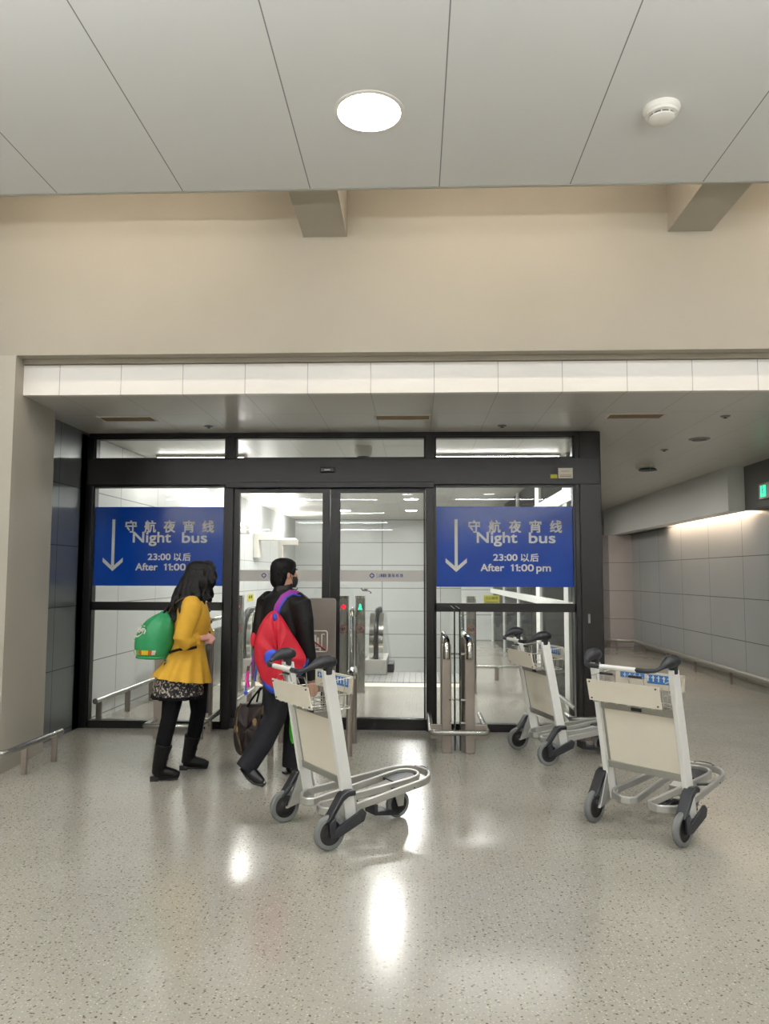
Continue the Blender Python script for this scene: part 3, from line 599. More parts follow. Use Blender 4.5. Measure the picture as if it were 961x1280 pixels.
t = thing('sign_board', (-.965, 7.0, 0), 0, 'brushed steel board with a crossed-out luggage trolley symbol beside the man', 'sign')
XZ = Matrix(((1, 0, 0, 0), (0, 1, 0, 0), (0, 0, 1, 0), (0, 0, 0, 1)))
MB().prism(rrect(-.24, .24, .5, 1.34, .03), 0, .03, XZ).obj('board_panel', 'steel_dk', t)
MB().box(-.2, -.14, .005, .03, 0, .5).obj('leg', 'steel_dk', t, smooth=False); MB().box(.14, .2, .005, .03, 0, .5).obj('leg', 'steel_dk', t, smooth=False)
MB().tube([(x, -.003, z) for x, z in rrect(-.085, .165, .86, 1.045, .02)[:-1]], .006, 6, closed=True).obj('pictogram_frame', 'sign_white', t)
pg = MB().box(-.05, .0, -.004, 0, .905, 1.0).box(.005, .035, -.004, 0, .905, 1.02).box(.04, .065, -.004, 0, .905, 1.01).box(.072, .09, -.004, 0, .905, .985)
pg.tube([(-.05, -.003, .895), (.115, -.003, .895), (.115, -.003, 1.015), (.14, -.003, 1.015)], .006, 6).ball((.10, -.003, .878), (.012, .004, .012))
pg.obj('trolley_pictogram', 'sign_white', t)
MB().tube([(-.075, -.008, 1.035), (.155, -.008, .872)], .007, 6).obj('red_stroke', 'sign_red', t)
# yellow caution stickers
t = thing('caution_sticker', (.69, YF+.075, 1.262), 0, 'yellow caution sticker on the right window below the blue sign', 'sticker')
MB().box(0, .16, 0, .002, 0, .088).obj('sticker_face', 'yellow', t, smooth=False)
text('小心玻璃', .03, T(.018, -.001, .045), 'lettering', 'print', t, fit=(.125, .030))
MB().box(.02, .14, -.001, 0, .018, .022).obj('small_print', 'print', t, smooth=False)
t = thing('caution_sticker', (XL+(15.2-7.9)*.0176+.003, 15.0, 1.03), 0, 'small yellow caution plate on the left vestibule wall', 'sticker')
MB().box(0, .004, 0, .55, 0, .14).obj('sticker_face', 'yellow', t, smooth=False)
MB().box(.004, .006, .1, .22, .05, .11).box(.004, .006, .28, .42, .05, .11).obj('small_print', 'print', t, smooth=False)
#@@TROLLEY
# ---------------------------------------------------------------- luggage trolleys (x = rolling direction, y = left)
def make_trolley(loc, rz, lab):
    t = thing('luggage_trolley', loc, rz, lab, 'luggage trolley', 'airport luggage trolleys')
    def wheel(x, y, r, w_, parent=None):
        m = T(x, y, r) @ Matrix.Rotation(-PI/2, 4, 'X')
        o = MB().lathe([(r*.70, -w_/2), (r*.90, -w_/2), (r*.985, -w_*.30), (r, 0), (r*.985, w_*.30), (r*.90, w_/2), (r*.70, w_/2), (r*.70, -w_/2)], m, 36, cap=False).obj('wheel', 'tyre', t)
        MB().lathe([(r*.12, -w_*.62), (r*.2, -w_*.6), (r*.3, -w_*.42), (r*.62, -w_*.36), (r*.72, -w_*.44), (r*.72, w_*.44), (r*.62, w_*.36), (r*.3, w_*.42), (r*.2, w_*.6), (r*.12, w_*.62)], m, 28).obj('wheel_hub', 'hub', o)
        MB().lathe([(.009, -w_*.8), (.009, w_*.8)], m, 10).obj('axle_bolt', 'chrome', o)
        return o
    R = .098
    for s in (-1, 1):
        y = s*.295
        wheel(0.0, y, R, .036)
        # triangular side plate between upright and wheel
        MB().prism([(.005, .09), (.17, .135), (.205, .17), (.175, .30), (.085, .30)], y-.012-.028*s, y+.012-.028*s, I4).obj('fork_plate', 'alu', t, smooth=False, bevel=.004)
        # charcoal guard over the wheel
        g = MB()
        pa = [(.155, .315), (.10, .318), (.065, .30), (.0, .205), (-.03, .165)]
        pb = [(-.022, .155), (.012, .178), (.075, .262), (.11, .285), (.155, .285)]
        g.prism(pa+pb, y-.034, y+.034, I4); g.obj('wheel_guard', 'black_pl', t, smooth=True, angle=50, bevel=.006)
        MB().prism([(-.02, .16), (.02, .185), (.022, .09), (-.014, .075)], y-.012+.030*s, y+.008+.030*s, I4).prism([(-.014, .075), (-.014, .118), (.03, .125), (.20, .205), (.225, .18), (.21, .135), (.05, .072)], y-.010+.030*s, y+.010+.030*s, I4).obj('fork_arm', 'black_pl', t, smooth=False, bevel=.005)
        # upright, leaning back
        a = Vector((.155, s*.268, .13)); b = Vector((-.005, s*.268, 1.0))
        MB().rings([[a.lerp(b, f)+Vector((dx, dy, 0)) for dx, dy in ((-.037, -.017), (-.037, .017), (.037, .017), (.037, -.017))] for f in (0, 1)]).obj('upright', 'alu_white', t, smooth=False, bevel=.004)
        # handle paddle on top of the upright
        k = MB()
        k.tube([(.05, s*.268, 1.035), (.035, s*.268, 1.045), (.0, s*.268, 1.052), (-.05, s*.268, 1.05), (-.09, s*.263, 1.035), (-.12, s*.255, 1.018)], [.012, .030, .040, .037, .025, .014], 14)
        k.tube([(-.005, s*.268, .975), (-.005, s*.268, 1.03)], [.027, .028], 12)
        k.tube([(-.11, s*.258, 1.02), (-.15, s*.235, 1.003), (-.165, s*.195, .998), (-.165, s*.12, .998)], [.0135, .014, .0155, .0165], 12)
        fused(k, 'handle_grip', 'black_pl', t, voxel=.006, smooth_it=3)
        # side wires of the basket
    MB().tube([(-.165, -.13, .998), (-.165, .18, .998)], .0145, 14).obj('crossbar', 'alu_white', t)
    MB().box(-.06, -.045, .17, .2, .88, .99).obj('bracket', 'alu', t, smooth=False, bevel=.002); 
    # cream board between the uprights
    def up_x(z): return .155-(z-.13)*.16/.87
    bd = MB(); n = T(0, 0, 0)
    bd.rings([[Vector((up_x(z)+dx, y, z)) for dx, y in ((-.006, -.25), (-.006, .25), (.006, .25), (.006, -.25))] for z in (.375, .715)])
    bd.obj('back_board', 'board', t, smooth=False)
    for z0, z1, nm in ((.335, .378, 'lower_rail'), (.712, .76, 'upper_rail')):
        MB().rings([[Vector((up_x(z)+dx, y, z)) for dx, y in ((-.016, -.262), (-.016, .262), (.016, .262), (.016, -.262))] for z in (z0, z1)]).obj(nm, 'rail', t, smooth=False, bevel=.003)
    for s in (-1, 1): MB().rings([[Vector((up_x(z)+dx, y, z)) for dx, y in ((-.009, s*.244-.008), (-.009, s*.244+.008), (.009, s*.244+.008), (.009, s*.244-.008))] for z in (.37, .72)]).obj('edge_strip', 'rail', t, smooth=False)
    MB().box(up_x(.73)-.022, up_x(.73)-.014, -.035, .035, .722, .742).obj('catch', 'hub', t, smooth=False)
    # small front panel of the basket, facing whoever pushes
    MB().rings([[Vector((x+dx, y, z)) for dx, y in ((-.004, -.235), (-.004, .255), (.004, .255), (.004, -.235))] for x, z in ((-.085, .775), (-.115, .905))]).obj('advert_panel', 'board', t, smooth=False)
    for y in (-.215, .235):
        for x, z in ((-.09, .79), (-.115, .892)): MB().ball((x-.004, y, z), .006, seg=8).obj('rivet', 'hub', t)
    # wire basket
    wb = MB()
    zt, zb, x0, x1 = .925, .765, -.07, .19
    for z, q in ((zt, .0), (.85, .01), (zb, .025)):
        wb.tube([(x0, -.25+q, z), (x1-.03, -.25+q, z+.02*(z == zt)), (x1, -.22+q, z+.02*(z == zt)), (x1, .22-q, z+.02*(z == zt)), (x1-.03, .25-q, z+.02*(z == zt)), (x0, .25-q, z)], .0035, 6)
    for y in (-.24, -.16, -.08, 0, .08, .16, .24): wb.tube([(x0-.02, y, zt-.02), (x0, y, zb), (x1-.02, y*.95, zb), (x1, y, zt+.02)], .0028, 6)
    for x in (-.02, .05, .12): wb.tube([(x, -.25, zt), (x, -.225, zb), (x, .225, zb), (x, .25, zt)], .0028, 6)
    wb.obj('wire_basket', 'wire', t)
    # two clips with black sleeves on the basket rim
    for y in (.14, -.06):
        MB().tube([(-.06, y+.05, .90), (-.075, y+.05, .945), (-.075, y-.05, .945), (-.06, y-.05, .90)], .0035, 6).obj('clip_wire', 'wire', t)
        MB().tube([(-.075, y+.045, .945), (-.075, y-.045, .945)], .0075, 8).obj('clip_sleeve', 'hub', t)
    ad = MB().box(x1-.012, x1-.004, -.235, .235, .845, .948).obj('advert_card', 'ad', t, smooth=False)
    MB().box(x1-.015, x1-.012, .03, .20, .90, .935).box(x1-.015, x1-.012, -.19, .01, .88, .935).box(x1-.004, x1-.001, -.19, .2, .885, .935).obj('advert_print', 'adblue', ad, smooth=False)
    g = MB()
    for i in range(10):
        y = -.18+.036*i+(.02 if i > 5 else 0)
        g.box(x1-.017, x1-.015, y, y+.007, .893 if i < 6 else .905, .93).box(x1-.017, x1-.015, y-.006, y+.016, .915, .92)
    g.obj('advert_characters', 'adwhite', ad, smooth=False)
    # platform: one flat bar bent into two nested loops joined by small bends at the rear
    pz = lambda x: .165+max(0, x)*.115
    path = [(.05, .16), (.035, .12), (.045, .07), (.075, .045), (.12, .05), (.35, .075), (.66, .10)]
    tip_in = [(.72+.075*math.cos(a), .10*math.sin(a)) for a in [PI/2-.2-i*(PI-.4)/8 for i in range(9)]]
    inner = path + tip_in + [(x, -y) for x, y in path[::-1]]
    outer_tip = [(.70+.16*math.cos(a), .19*math.sin(a)) for a in [-PI/2+i*PI/12 for i in range(13)]]
    outer = [(.08, -.205), (.14, -.235), (.40, -.215)] + outer_tip + [(.40, .215), (.14, .235), (.08, .205)]
    MB().tube([(x, y, pz(x)) for x, y in inner+outer], 0, closed=True, up=(0, 0, 1), rect=(.020, .046)).obj('platform_tube', 'alu', t, angle=30)
    MB().tube([(.16, -.27, .17), (.16, -.22, .17)], .016, 10).obj('platform_mount', 'alu', t); MB().tube([(.16, .27, .17), (.16, .22, .17)], .016, 10).obj('platform_mount', 'alu', t)
    pl = MB().prism([(-.085, .60), (.085, .60), (.095, .70), (.07, .755), (0, .772), (-.07, .755), (-.095, .70)], 0, .014, Matrix(((0, 0, 1, 0), (1, 0, 0, 0), (0, 1, 0, 0), (0, 0, 0, 1))) if False else Matrix(((0, 0, 1, 0), (1, 0, 0, 0), (0, 1, 0, 0), (0, 0, 0, 1))))
    for v in pl.bm.verts:
        x, y, z = v.co; v.co = Vector((x, y, z))
    pts = [v.co.copy() for v in pl.bm.verts]
    for v, c in zip(pl.bm.verts, pts): v.co = Vector((c.x, c.y, c.z)) 
    pl.bm.free()
    pl = MB(); o2 = [(.60, -.085), (.60, .085), (.70, .095), (.755, .07), (.772, 0), (.755, -.07), (.70, -.095)]
    pl.rings([[Vector((x, y, pz(x)+dz)) for x, y in o2] for dz in (-.012, .006)]); pl.obj('front_plate', 'black_pl', t, smooth=False, bevel=.003)
    for s in (-1, 1): MB().tube([(.55+.0, s*.10, pz(.55)-.01), (.60, s*.16, pz(.6)-.012), (.66, s*.195, pz(.66)-.01)], 0, up=(0, 0, 1), rect=(.03, .012)).obj('cross_strap', 'black_pl', t)
    MB().tube([(.845, -.07, pz(.85)), (.872, -.03, pz(.87)), (.877, 0, pz(.87)), (.872, .03, pz(.87)), (.845, .07, pz(.85))], 0, up=(0, 0, 1), rect=(.014, .05)).obj('front_bumper', 'black_pl', t)
    # front castor with brake shoe
    wheel(.66, 0, .085, .034)
    MB().prism([(.60, .21), (.70, .22), (.685, .075), (.645, .075)], .022, .034, I4).prism([(.60, .21), (.70, .22), (.685, .075), (.645, .075)], -.034, -.022, I4).box(.60, .70, -.034, .034, .205, .225).obj('castor_fork', 'alu', t, smooth=False, bevel=.003)
    MB().prism([(.47, .14), (.545, .17), (.60, .20), (.60, .235), (.46, .20)], -.045, .045, I4).obj('castor_mount', 'alu', t, smooth=False, bevel=.003)
    MB().prism([(.45, .115), (.475, .12), (.475, .075), (.56, .07), (.63, .05), (.64, .03), (.52, .045), (.45, .055)], -.06, .06, I4).obj('brake_shoe', 'black_pl', t, smooth=False, bevel=.004)
    MB().prism([(.30, .155), (.34, .165), (.36, .13), (.31, .12)], -.03, .03, I4).prism([(.24, .13), (.36, .15), (.36, .138), (.25, .115)], -.05, .05, I4).obj('brake_pedal', 'black_pl', t, smooth=False, bevel=.003)
    return t
first = make_trolley((-.658, 4.709, 0), math.radians(35), 'nearest cream luggage trolley, standing in front of the man in black')
second = copy_tree(first); second.location = (1.0, 6.77, 0); second.rotation_euler = (0, 0, math.radians(17)); second['label'] = 'farthest of the cream luggage trolleys, in front of the right window'
third = copy_tree(first); third.location = (1.331, 4.831, 0); third.rotation_euler = (0, 0, math.radians(43)); third['label'] = 'rightmost cream luggage trolley, at the corner of the open corridor'
#@@PEOPLE
# ---------------------------------------------------------------- people
def frm(phi, o=(0, 0, 0)):          # body frame: x forward, y to the left
    return T(*o) @ RZ(phi)
def ring(m, c, hf, hs, n=28, pleat=0, np_=14, tilt=0, ph=0):
    out = []
    for i in range(n):
        a = 2*PI*i/n; k = 1+pleat*math.sin(np_*a+ph)
        x = c[0]+hf*math.cos(a)*k; y = c[1]+hs*math.sin(a)*k
        out.append(m @ Vector((x, y, c[2]+tilt*math.cos(a))))
    return out
def head(mb, m, s=1.0):
    """skull, jaw, nose, ears; local origin at the base of the skull, x towards the face, 0.225 tall"""
    prof = [(-.115, .012, .03, .03), (-.108, .022, .05, .042), (-.09, .018, .070, .056), (-.06, .012, .082, .066), (-.025, .004, .092, .073), (.01, -.002, .097, .076), (.045, -.006, .096, .075), (.075, -.008, .084, .066), (.095, -.008, .062, .05), (.108, -.008, .03, .026)]
    mb.rings([ring(m, (cx*s, 0, z*s), hf*s, hs*s, 24) for z, cx, hf, hs in prof])
    mb.tube([m @ Vector(p) for p in ((.088*s, 0, .02*s), (.106*s, 0, -.012*s), (.112*s, 0, -.03*s), (.09*s, 0, -.04*s))], [.008*s, .011*s, .014*s, .010*s], 10)
    mb.tube([m @ Vector(p) for p in ((.085*s, -.022*s, -.066*s), (.096*s, 0, -.066*s), (.085*s, .022*s, -.066*s))], .009*s, 8)
    for q in (-1, 1): mb.ball(m @ Vector((-.005*s, q*.078*s, -.005*s)), (.018*s, .009*s, .032*s), m.to_3x3())
    mb.tube([m @ Vector((-.02, 0, -.06)), m @ Vector((-.03, 0, -.15)), m @ Vector((-.035, 0, -.21))], [.052*s, .05*s, .058*s], 16)
def hand(mb, wrist, direction, palm_n, side=1, curl=.6, s=1.0):
    """palm and five fingers; direction = wrist to knuckles, palm_n = the way the palm faces"""
    d = Vector(direction).normalized(); n = Vector(palm_n); n = (n-d*n.dot(d)).normalized(); r = d.cross(n)*side
    w0 = Vector(wrist)
    for k in (-.028, -.010, .010, .028):
        mb.tube([w0+r*k*.6, w0+d*.045*s+r*k*s, w0+d*.088*s+r*k*1.05*s], [.014*s, .0145*s, .0125*s], 10)
    for k, L_ in ((-.031, .058), (-.010, .072), (.011, .078), (.031, .070)):
        p = w0+d*.088*s+r*k*s; q = [p]; ang = 0
        for f in (.42, .33, .25):
            ang += curl; v = d*math.cos(ang)+n*math.sin(ang); p = p+v*L_*f*s; q.append(p)
        mb.tube(q, [.0105*s, .0098*s, .009*s, .0075*s], 8); mb.ball(q[-1], .0078*s, seg=8)
    p = w0+d*.025*s+r*.030*s
    q = [p, p+d*.028*s+r*.024*s+n*.008*s, p+d*.055*s+r*.028*s+n*.022*s, p+d*.075*s+r*.020*s+n*.034*s]
    mb.tube(q, [.015*s, .013*s, .0115*s, .009*s], 8); mb.ball(q[-1], .009*s, seg=8)
def eyes(t, m, s=1.0):
    for q in (-1, 1):
        e = MB().ball(m @ Vector((.083*s, q*.031*s, .008*s)), .012*s, seg=12).obj('eye', 'white_pl', t)
        MB().ball(m @ Vector((.0915*s, q*.031*s, .008*s)), .006*s, seg=10).obj('iris', 'black_print', e)
        MB().tube([m @ Vector((.094*s, q*.016*s, .030*s)), m @ Vector((.093*s, q*.032*s, .036*s)), m @ Vector((.084*s, q*.048*s, .030*s))], .003*s, 6).obj('eyebrow', 'hair_m', t)
def patch(f, u0, u1, v0, v1, name, mt, parent, n=6):
    """a printed patch laid on a surface given by f(u,v) -> (point, outward normal)"""
    mb = MB(); g = []
    for i in range(n+1):
        row = []
        for j in range(n+1):
            p, nn = f(u0+(u1-u0)*i/n, v0+(v1-v0)*j/n); row.append(mb.bm.verts.new(p+nn*.006))
        g.append(row)
    for i in range(n):
        for j in range(n): mb.bm.faces.new((g[i][j], g[i+1][j], g[i+1][j+1], g[i][j+1]))
    return mb.obj(name, mt, parent)

# ---- woman in the mustard coat
W = thing('person', (-1.77, 6.0, 0), 0, 'woman in a mustard coat, patterned skirt, black tights and ankle boots', 'person')
phi = math.radians(20); B = frm(phi)
HM = frm(math.radians(12), (.075, .02, 1.535))
b = MB(); head(b, HM, .98)
b.rings([ring(B, c, hf, hs) for c, hf, hs in (((.015, 0, 1.40), .05, .07), ((.015, 0, 1.36), .08, .14), ((.015, 0, 1.25), .10, .165), ((.01, 0, 1.02), .09, .125), ((-.02, 0, .9), .11, .15), ((-.03, 0, .82), .11, .15))])
# legs (near = right, far = left)
NL = [(-.04, -.09, .86), (-.07, -.11, .68), (-.10, -.13, .46), (-.135, -.135, .30), (-.155, -.135, .14), (-.165, -.135, .06)]
FL = [(.02, .08, .86), (.045, .11, .68), (.045, .15, .47), (.01, .19, .32), (-.03, .205, .16), (-.045, .21, .07)]
for L_ in (NL, FL): b.tube(L_, [.088, .078, .055, .052, .038, .036], 14)
for (hx, hy), (tx, ty) in (((-.19, -.14), (-.02, -.10)), ((-.08, .20), (.11, .24))): b.tube([(hx+.01, hy, .05), ((hx+tx)/2, (hy+ty)/2, .045), (tx-.03, ty, .035)], [.022, .022, .014], 10)
# arms
RS, RE, RW = Vector((.075, -.165, 1.325)), Vector((.03, -.235, 1.065)), Vector((.10, -.135, 1.07))
LS, LE, LW = Vector((-.03, .17, 1.33)), Vector((.06, .25, 1.08)), Vector((.155, .05, 1.07))
b.tube([RS, RE, RW], [.045, .038, .027], 12); b.tube([LS, LE, LW], [.045, .038, .027], 12)
hand(b, RW, (.5, .75, .05), (-.2, .3, -.6), 1, .65, .95); hand(b, LW, (.3, -.85, .0), (-.5, 0, -.6), -1, .65, .95)
body = fused(b, 'body', 'skin_w', W, voxel=.0065, smooth_it=2)
eyes(W, HM, .98)
MB().tube([HM @ Vector(p) for p in ((.088, -.022, -.064), (.101, 0, -.064), (.088, .022, -.064))], .005, 8).obj('lips', 'candy_r', W)
# tights
g = MB()
for L_ in (NL, FL): g.tube(L_, [.094, .084, .061, .058, .045, .042], 16)
g.obj('tights', 'legg', W)
# boots
for nm, (hx, hy), (tx, ty), ank, shin in (('near', (-.205, -.135), (-.005, -.10), (-.165, -.135), (-.135, -.135)), ('far', (-.085, .205), (.125, .24), (-.042, .21), (-.01, .192))):
    g = MB()
    d = Vector((tx-hx, ty-hy, 0)); L_ = d.length; d.normalize()
    pt = lambda f, z: (hx+d.x*L_*f, hy+d.y*L_*f, z)
    g.tube([pt(0.02, .065), pt(.25, .062), pt(.5, .055), pt(.75, .042), pt(.93, .034)], [.040, .047, .044, .040, .026], 14)
    g.tube([(hx+.03, hy, .05), (ank[0], ank[1], .11), ((ank[0]+shin[0])/2, (ank[1]+shin[1])/2, .20), (shin[0]+.002, shin[1], .27)], [.046, .052, .056, .066], 16)
    bo = fused(g, 'boot', 'boot', W, voxel=.006, smooth_it=3)
    sm = MB(); sm.tube([pt(.0, .016), pt(.9, .016)], 0, up=(0, 0, 1), rect=(.06, .016))
    MB().rings([[Vector(pt(f, z))+Vector((-d.y, d.x, 0))*w_ for f, w_ in ((-.12, -.026), (.18, -.03), (.18, .03), (-.12, .026))] for z in (0, .038)]).obj('boot_heel', 'frame_black', bo, smooth=False)
    sm.obj('boot_sole', 'frame_black', bo)
    lc = MB()
    for k in range(4): lc.tube([pt(.42-.05*k, .09+.03*k), pt(.36-.05*k, .105+.03*k)], .003, 5)
    lc.tube([pt(.33, .2), pt(.48, .19), pt(.5, .15)], .0035, 6).tube([pt(.33, .2), pt(.5, .22), pt(.55, .20)], .0035, 6); lc.obj('boot_lace', 'black_print', bo)
# skirt
sk = MB(); prof = [(.90, -.03, .15, .17, 0), (.80, -.055, .175, .19, .01), (.70, -.07, .185, .195, .03), (.628, -.075, .19, .20, .045)]
sk.rings([ring(B, (cx, 0, z), hf, hs, 72, pl, 13) for z, cx, hf, hs, pl in prof]+[ring(B, (cx, 0, z), hf*.96, hs*.96, 72, pl, 13) for z, cx, hf, hs, pl in prof[::-1]], cap=False)
sk.obj('skirt', 'skirt', W)
MB().rings([ring(B, (-.075, 0, .640), .188, .198, 72, .045, 13), ring(B, (-.078, 0, .605), .192, .202, 72, .06, 13)], cap=False).obj('skirt_ruffle', 'legg', W)
# coat: bodice with sleeves, and the flared skirt of the coat
g = MB()
g.rings([ring(B, c, hf, hs, 32) for c, hf, hs in (((.015, 0, 1.415), .062, .075), ((.015, 0, 1.385), .085, .125), ((.015, 0, 1.34), .11, .18), ((.02, 0, 1.25), .132, .19), ((.025, 0, 1.17), .142, .185), ((.012, 0, 1.08), .128, .165), ((.0, 0, 1.00), .12, .155), ((-.008, 0, .95), .135, .17))])
g.tube([RS+Vector((-.03, .04, .01)), RS+Vector((0, -.02, -.03)), (RS+RE)/2+Vector((0, -.02, 0)), RE+Vector((-.015, -.01, 0)), RE+Vector((.01, .0, -.025)), (RE+RW)/2+Vector((-.005, 0, -.02)), RW+Vector((-.03, -.02, -.01))], [.07, .078, .070, .066, .062, .054, .048], 16)
g.tube([LS+Vector((.03, -.04, .01)), LS+Vector((0, .02, -.03)), (LS+LE)/2, LE, (LE+LW)/2, LW+Vector((-.02, .03, 0))], [.07, .076, .066, .060, .052, .045], 16)
coat = fused(g, 'coat', 'coat', W, voxel=.009, smooth_it=3)
prof = [(1.01, 0, .121, .156, 0, 0), (.97, -.005, .130, .168, .005, 0), (.90, -.018, .158, .190, .018, .0), (.82, -.035, .190, .212, .042, -.01), (.745, -.048, .222, .235, .065, -.03)]
MB().rings([ring(B, (cx, 0, z), hf, hs, 96, pl, 12, ti) for z, cx, hf, hs, pl, ti in prof]+[ring(B, (cx, 0, z), hf*.97, hs*.97, 96, pl, 12, ti) for z, cx, hf, hs, pl, ti in prof[::-1]], cap=False).obj('coat_skirt', 'coat', W)
# ruffled cuff, collar, buttons, belt
cdir = (RW-RE).normalized(); side_ = cdir.cross(Vector((0, 0, 1))).normalized(); upd = side_.cross(cdir)
cf = MB(); cc = RW+Vector((-.035, -.022, -.012))
cf.rings([[cc+cdir*t_+(side_*math.cos(a)+upd*math.sin(a))*(r0*(1+p0*math.sin(8*a))) for a in [2*PI*i/48 for i in range(48)]] for t_, r0, p0 in ((-.02, .047, 0), (.01, .052, .05), (.035, .062, .12), (.033, .056, .12), (-.01, .044, 0))], cap=False)
cf.obj('cuff', 'coat', W)
for z, x in ((1.27, .155), (1.18, .168), (1.10, .158)):
    MB().ball(B @ Vector((x-.004, -.05, z)), (.008, .012, .012), B.to_3x3(), 10).obj('button', 'button', W)
    MB().ball(B @ Vector((x-.004, .035, z)), (.008, .012, .012), B.to_3x3(), 10).obj('button', 'button', W)
# long wavy hair
g = MB(); h = HM
g.rings([ring(h, (cx, 0, z), hf, hs, 28) for z, cx, hf, hs in ((-.05, -.045, .075, .088), (-.02, -.03, .092, .094), (.03, -.012, .112, .096), (.07, -.006, .112, .09), (.10, -.008, .092, .075), (.118, -.01, .062, .05), (.127, -.012, .025, .02))])
def lock(pts, rr, seed):
    q = []; 
    for i in range(len(pts)*3-2):
        f = i/3; k = min(int(f), len(pts)-2); u = f-k; p = Vector(pts[k]).lerp(Vector(pts[k+1]), u)
        a = 1.15*i+seed; q.append(p+Vector((math.cos(a), math.sin(a), 0))*.017*(min(i, 5)/5))
    n = len(q); g.tube(q, [rr*(1-.55*(i/(n-1))**2) for i in range(n)], 9)
random.seed(3)
for i in range(46):
    a = -2.3+4.6*i/45+PI     # round the back and the sides of the head
    st = h @ Vector((-.012+.082*math.cos(a), .082*math.sin(a), .05)); md = h @ Vector((-.02+.115*math.cos(a), .105*math.sin(a), -.05))
    back = max(0, -math.cos(a)); L_ = .21+.10*back+random.uniform(-.05, .04)
    lo = h @ Vector((-.04+(.115+.07*back)*math.cos(a), .135*math.sin(a), -.05-L_*.55)); en = h @ Vector((-.055+(.10+.12*back)*math.cos(a), .13*math.sin(a), -.05-L_))
    lock([st, md, lo, en], random.uniform(.017, .025), random.uniform(0, 6))
for q, dx in ((-1, 0), (1, 0), (-1, .018), (1, .018)):
    lock([h @ Vector((.06+dx, q*.05, .09)), h @ Vector((.082+dx, q*.082, .03)), h @ Vector((.078+dx, q*.095, -.05)), h @ Vector((.06+dx, q*.09, -.14)), h @ Vector((.055+dx, q*.085, -.20))], .018, q+dx*50)
    g.tube([h @ Vector((.04, q*.02, .112)), h @ Vector((.085, q*.03, .098)), h @ Vector((.108, q*.045, .06))], [.02, .02, .012], 8)
fused(g, 'hair', 'hair', W, voxel=.0065, smooth_it=0)

# ---- green drawstring bag on her back
G = thing('drawstring_bag', (-2.015, 5.955, .895), 0, 'green drawstring bag with white script and candy stripe on the woman\'s back', 'bag')
def gb(u, v):       # u around, v up 0..1
    pr = [(0, .085), (.06, .135), (.2, .158), (.45, .165), (.65, .152), (.8, .122), (.9, .078), (.97, .028), (1, .034)]
    for (a, ra), (c, rc) in zip(pr, pr[1:]):
        if v <= c: r = ra+(rc-ra)*(v-a)/(c-a); break
    a = u*2*PI; fold = 1+.07*max(0, v-.45)*2*math.sin(9*a)+.02*math.sin(5*a+v*7)
    x = r*.93*math.cos(a)*fold; y = r*.86*math.sin(a)*fold
    return Vector((x+.085*v*v-.02, y, v*.375)), Vector((math.cos(a), math.sin(a), 0))
g = MB(); g.rings([[gb(i/54, v)[0] for i in range(54)] for v in (0, .03, .06, .12, .2, .3, .4, .5, .6, .68, .74, .8, .85, .9, .94, .97, 1)]); g.obj('sack', 'green', G, sub=1)
MB().tube([gb(i/40, .055)[0]+gb(i/40, .055)[1]*.004 for i in range(40)], .009, 8, closed=True).obj('piping', 'green', G)
f = lambda u, v: gb(u, v)
u0 = .535; cols = ('candy_w', 'candy_r', 'candy_w', 'lime', 'candy_o', 'candy_y', 'candy_y', 'candy_o', 'candy_w')
for k, c in enumerate(cols): patch(lambda u, v: gb(u+.012*v*4, v), u0+.03*k, u0+.03*(k+1), .12, .215, 'stripe', c, G, 5)
sw = MB()
def gp(u, v, e=.003): p, n = gb(u, v); return p+n*e
S_ = lambda pts: [(.53+(u-.53)*1.25, .60+(v-.60)*1.7) for u, v in pts]
sw.tube([gp(.53+.14*i/10, .56-.08*math.sin(PI*i/10)) for i in range(11)], [.003+.004*math.sin(PI*i/10) for i in range(11)], 6)
for pts in (((.56, .62), (.555, .585)), ((.555, .63), (.57, .60), (.575, .63)), ((.585, .655), (.585, .59)), ((.585, .60), (.60, .625), (.612, .60), (.598, .58), (.585, .59)), ((.62, .635), (.62, .60)), ((.62, .66), (.621, .655)), ((.645, .63), (.632, .62), (.645, .605), (.635, .59)), ((.655, .62), (.665, .60), (.66, .57))):
    sw.tube([gp(u, v, .006) for u, v in S_(pts)], .0055, 6)
sw.obj('white_script', 'candy_w', G)
MB().tube([gp(.53, .42), gp(.56, .425), gp(.575, .415)], .004, 6).tube([gp(.57, .70), gp(.60, .705)], .004, 6).obj('green_script', 'lime', G)
cd_ = MB(); top = Vector((.09, 0, .37))
for q, c in ((-.03, 'cord'), (0, 'legg'), (.03, 'cord')):
    MB().tube([top+Vector((0, q*.6, -.02)), top+Vector((.06, q-.02, .06)), top+Vector((.13, q-.07, .10)), top+Vector((.20, q-.08, .125))], .006, 8).obj('cord', c, G)
MB().tube([Vector((.13, -.06, .06)), Vector((.17, -.13, .075)), Vector((.24, -.195, .095)), Vector((.315, -.19, .10)), Vector((.36, -.15, .11))], .010, 8).obj('shoulder_strap', 'legg', G)

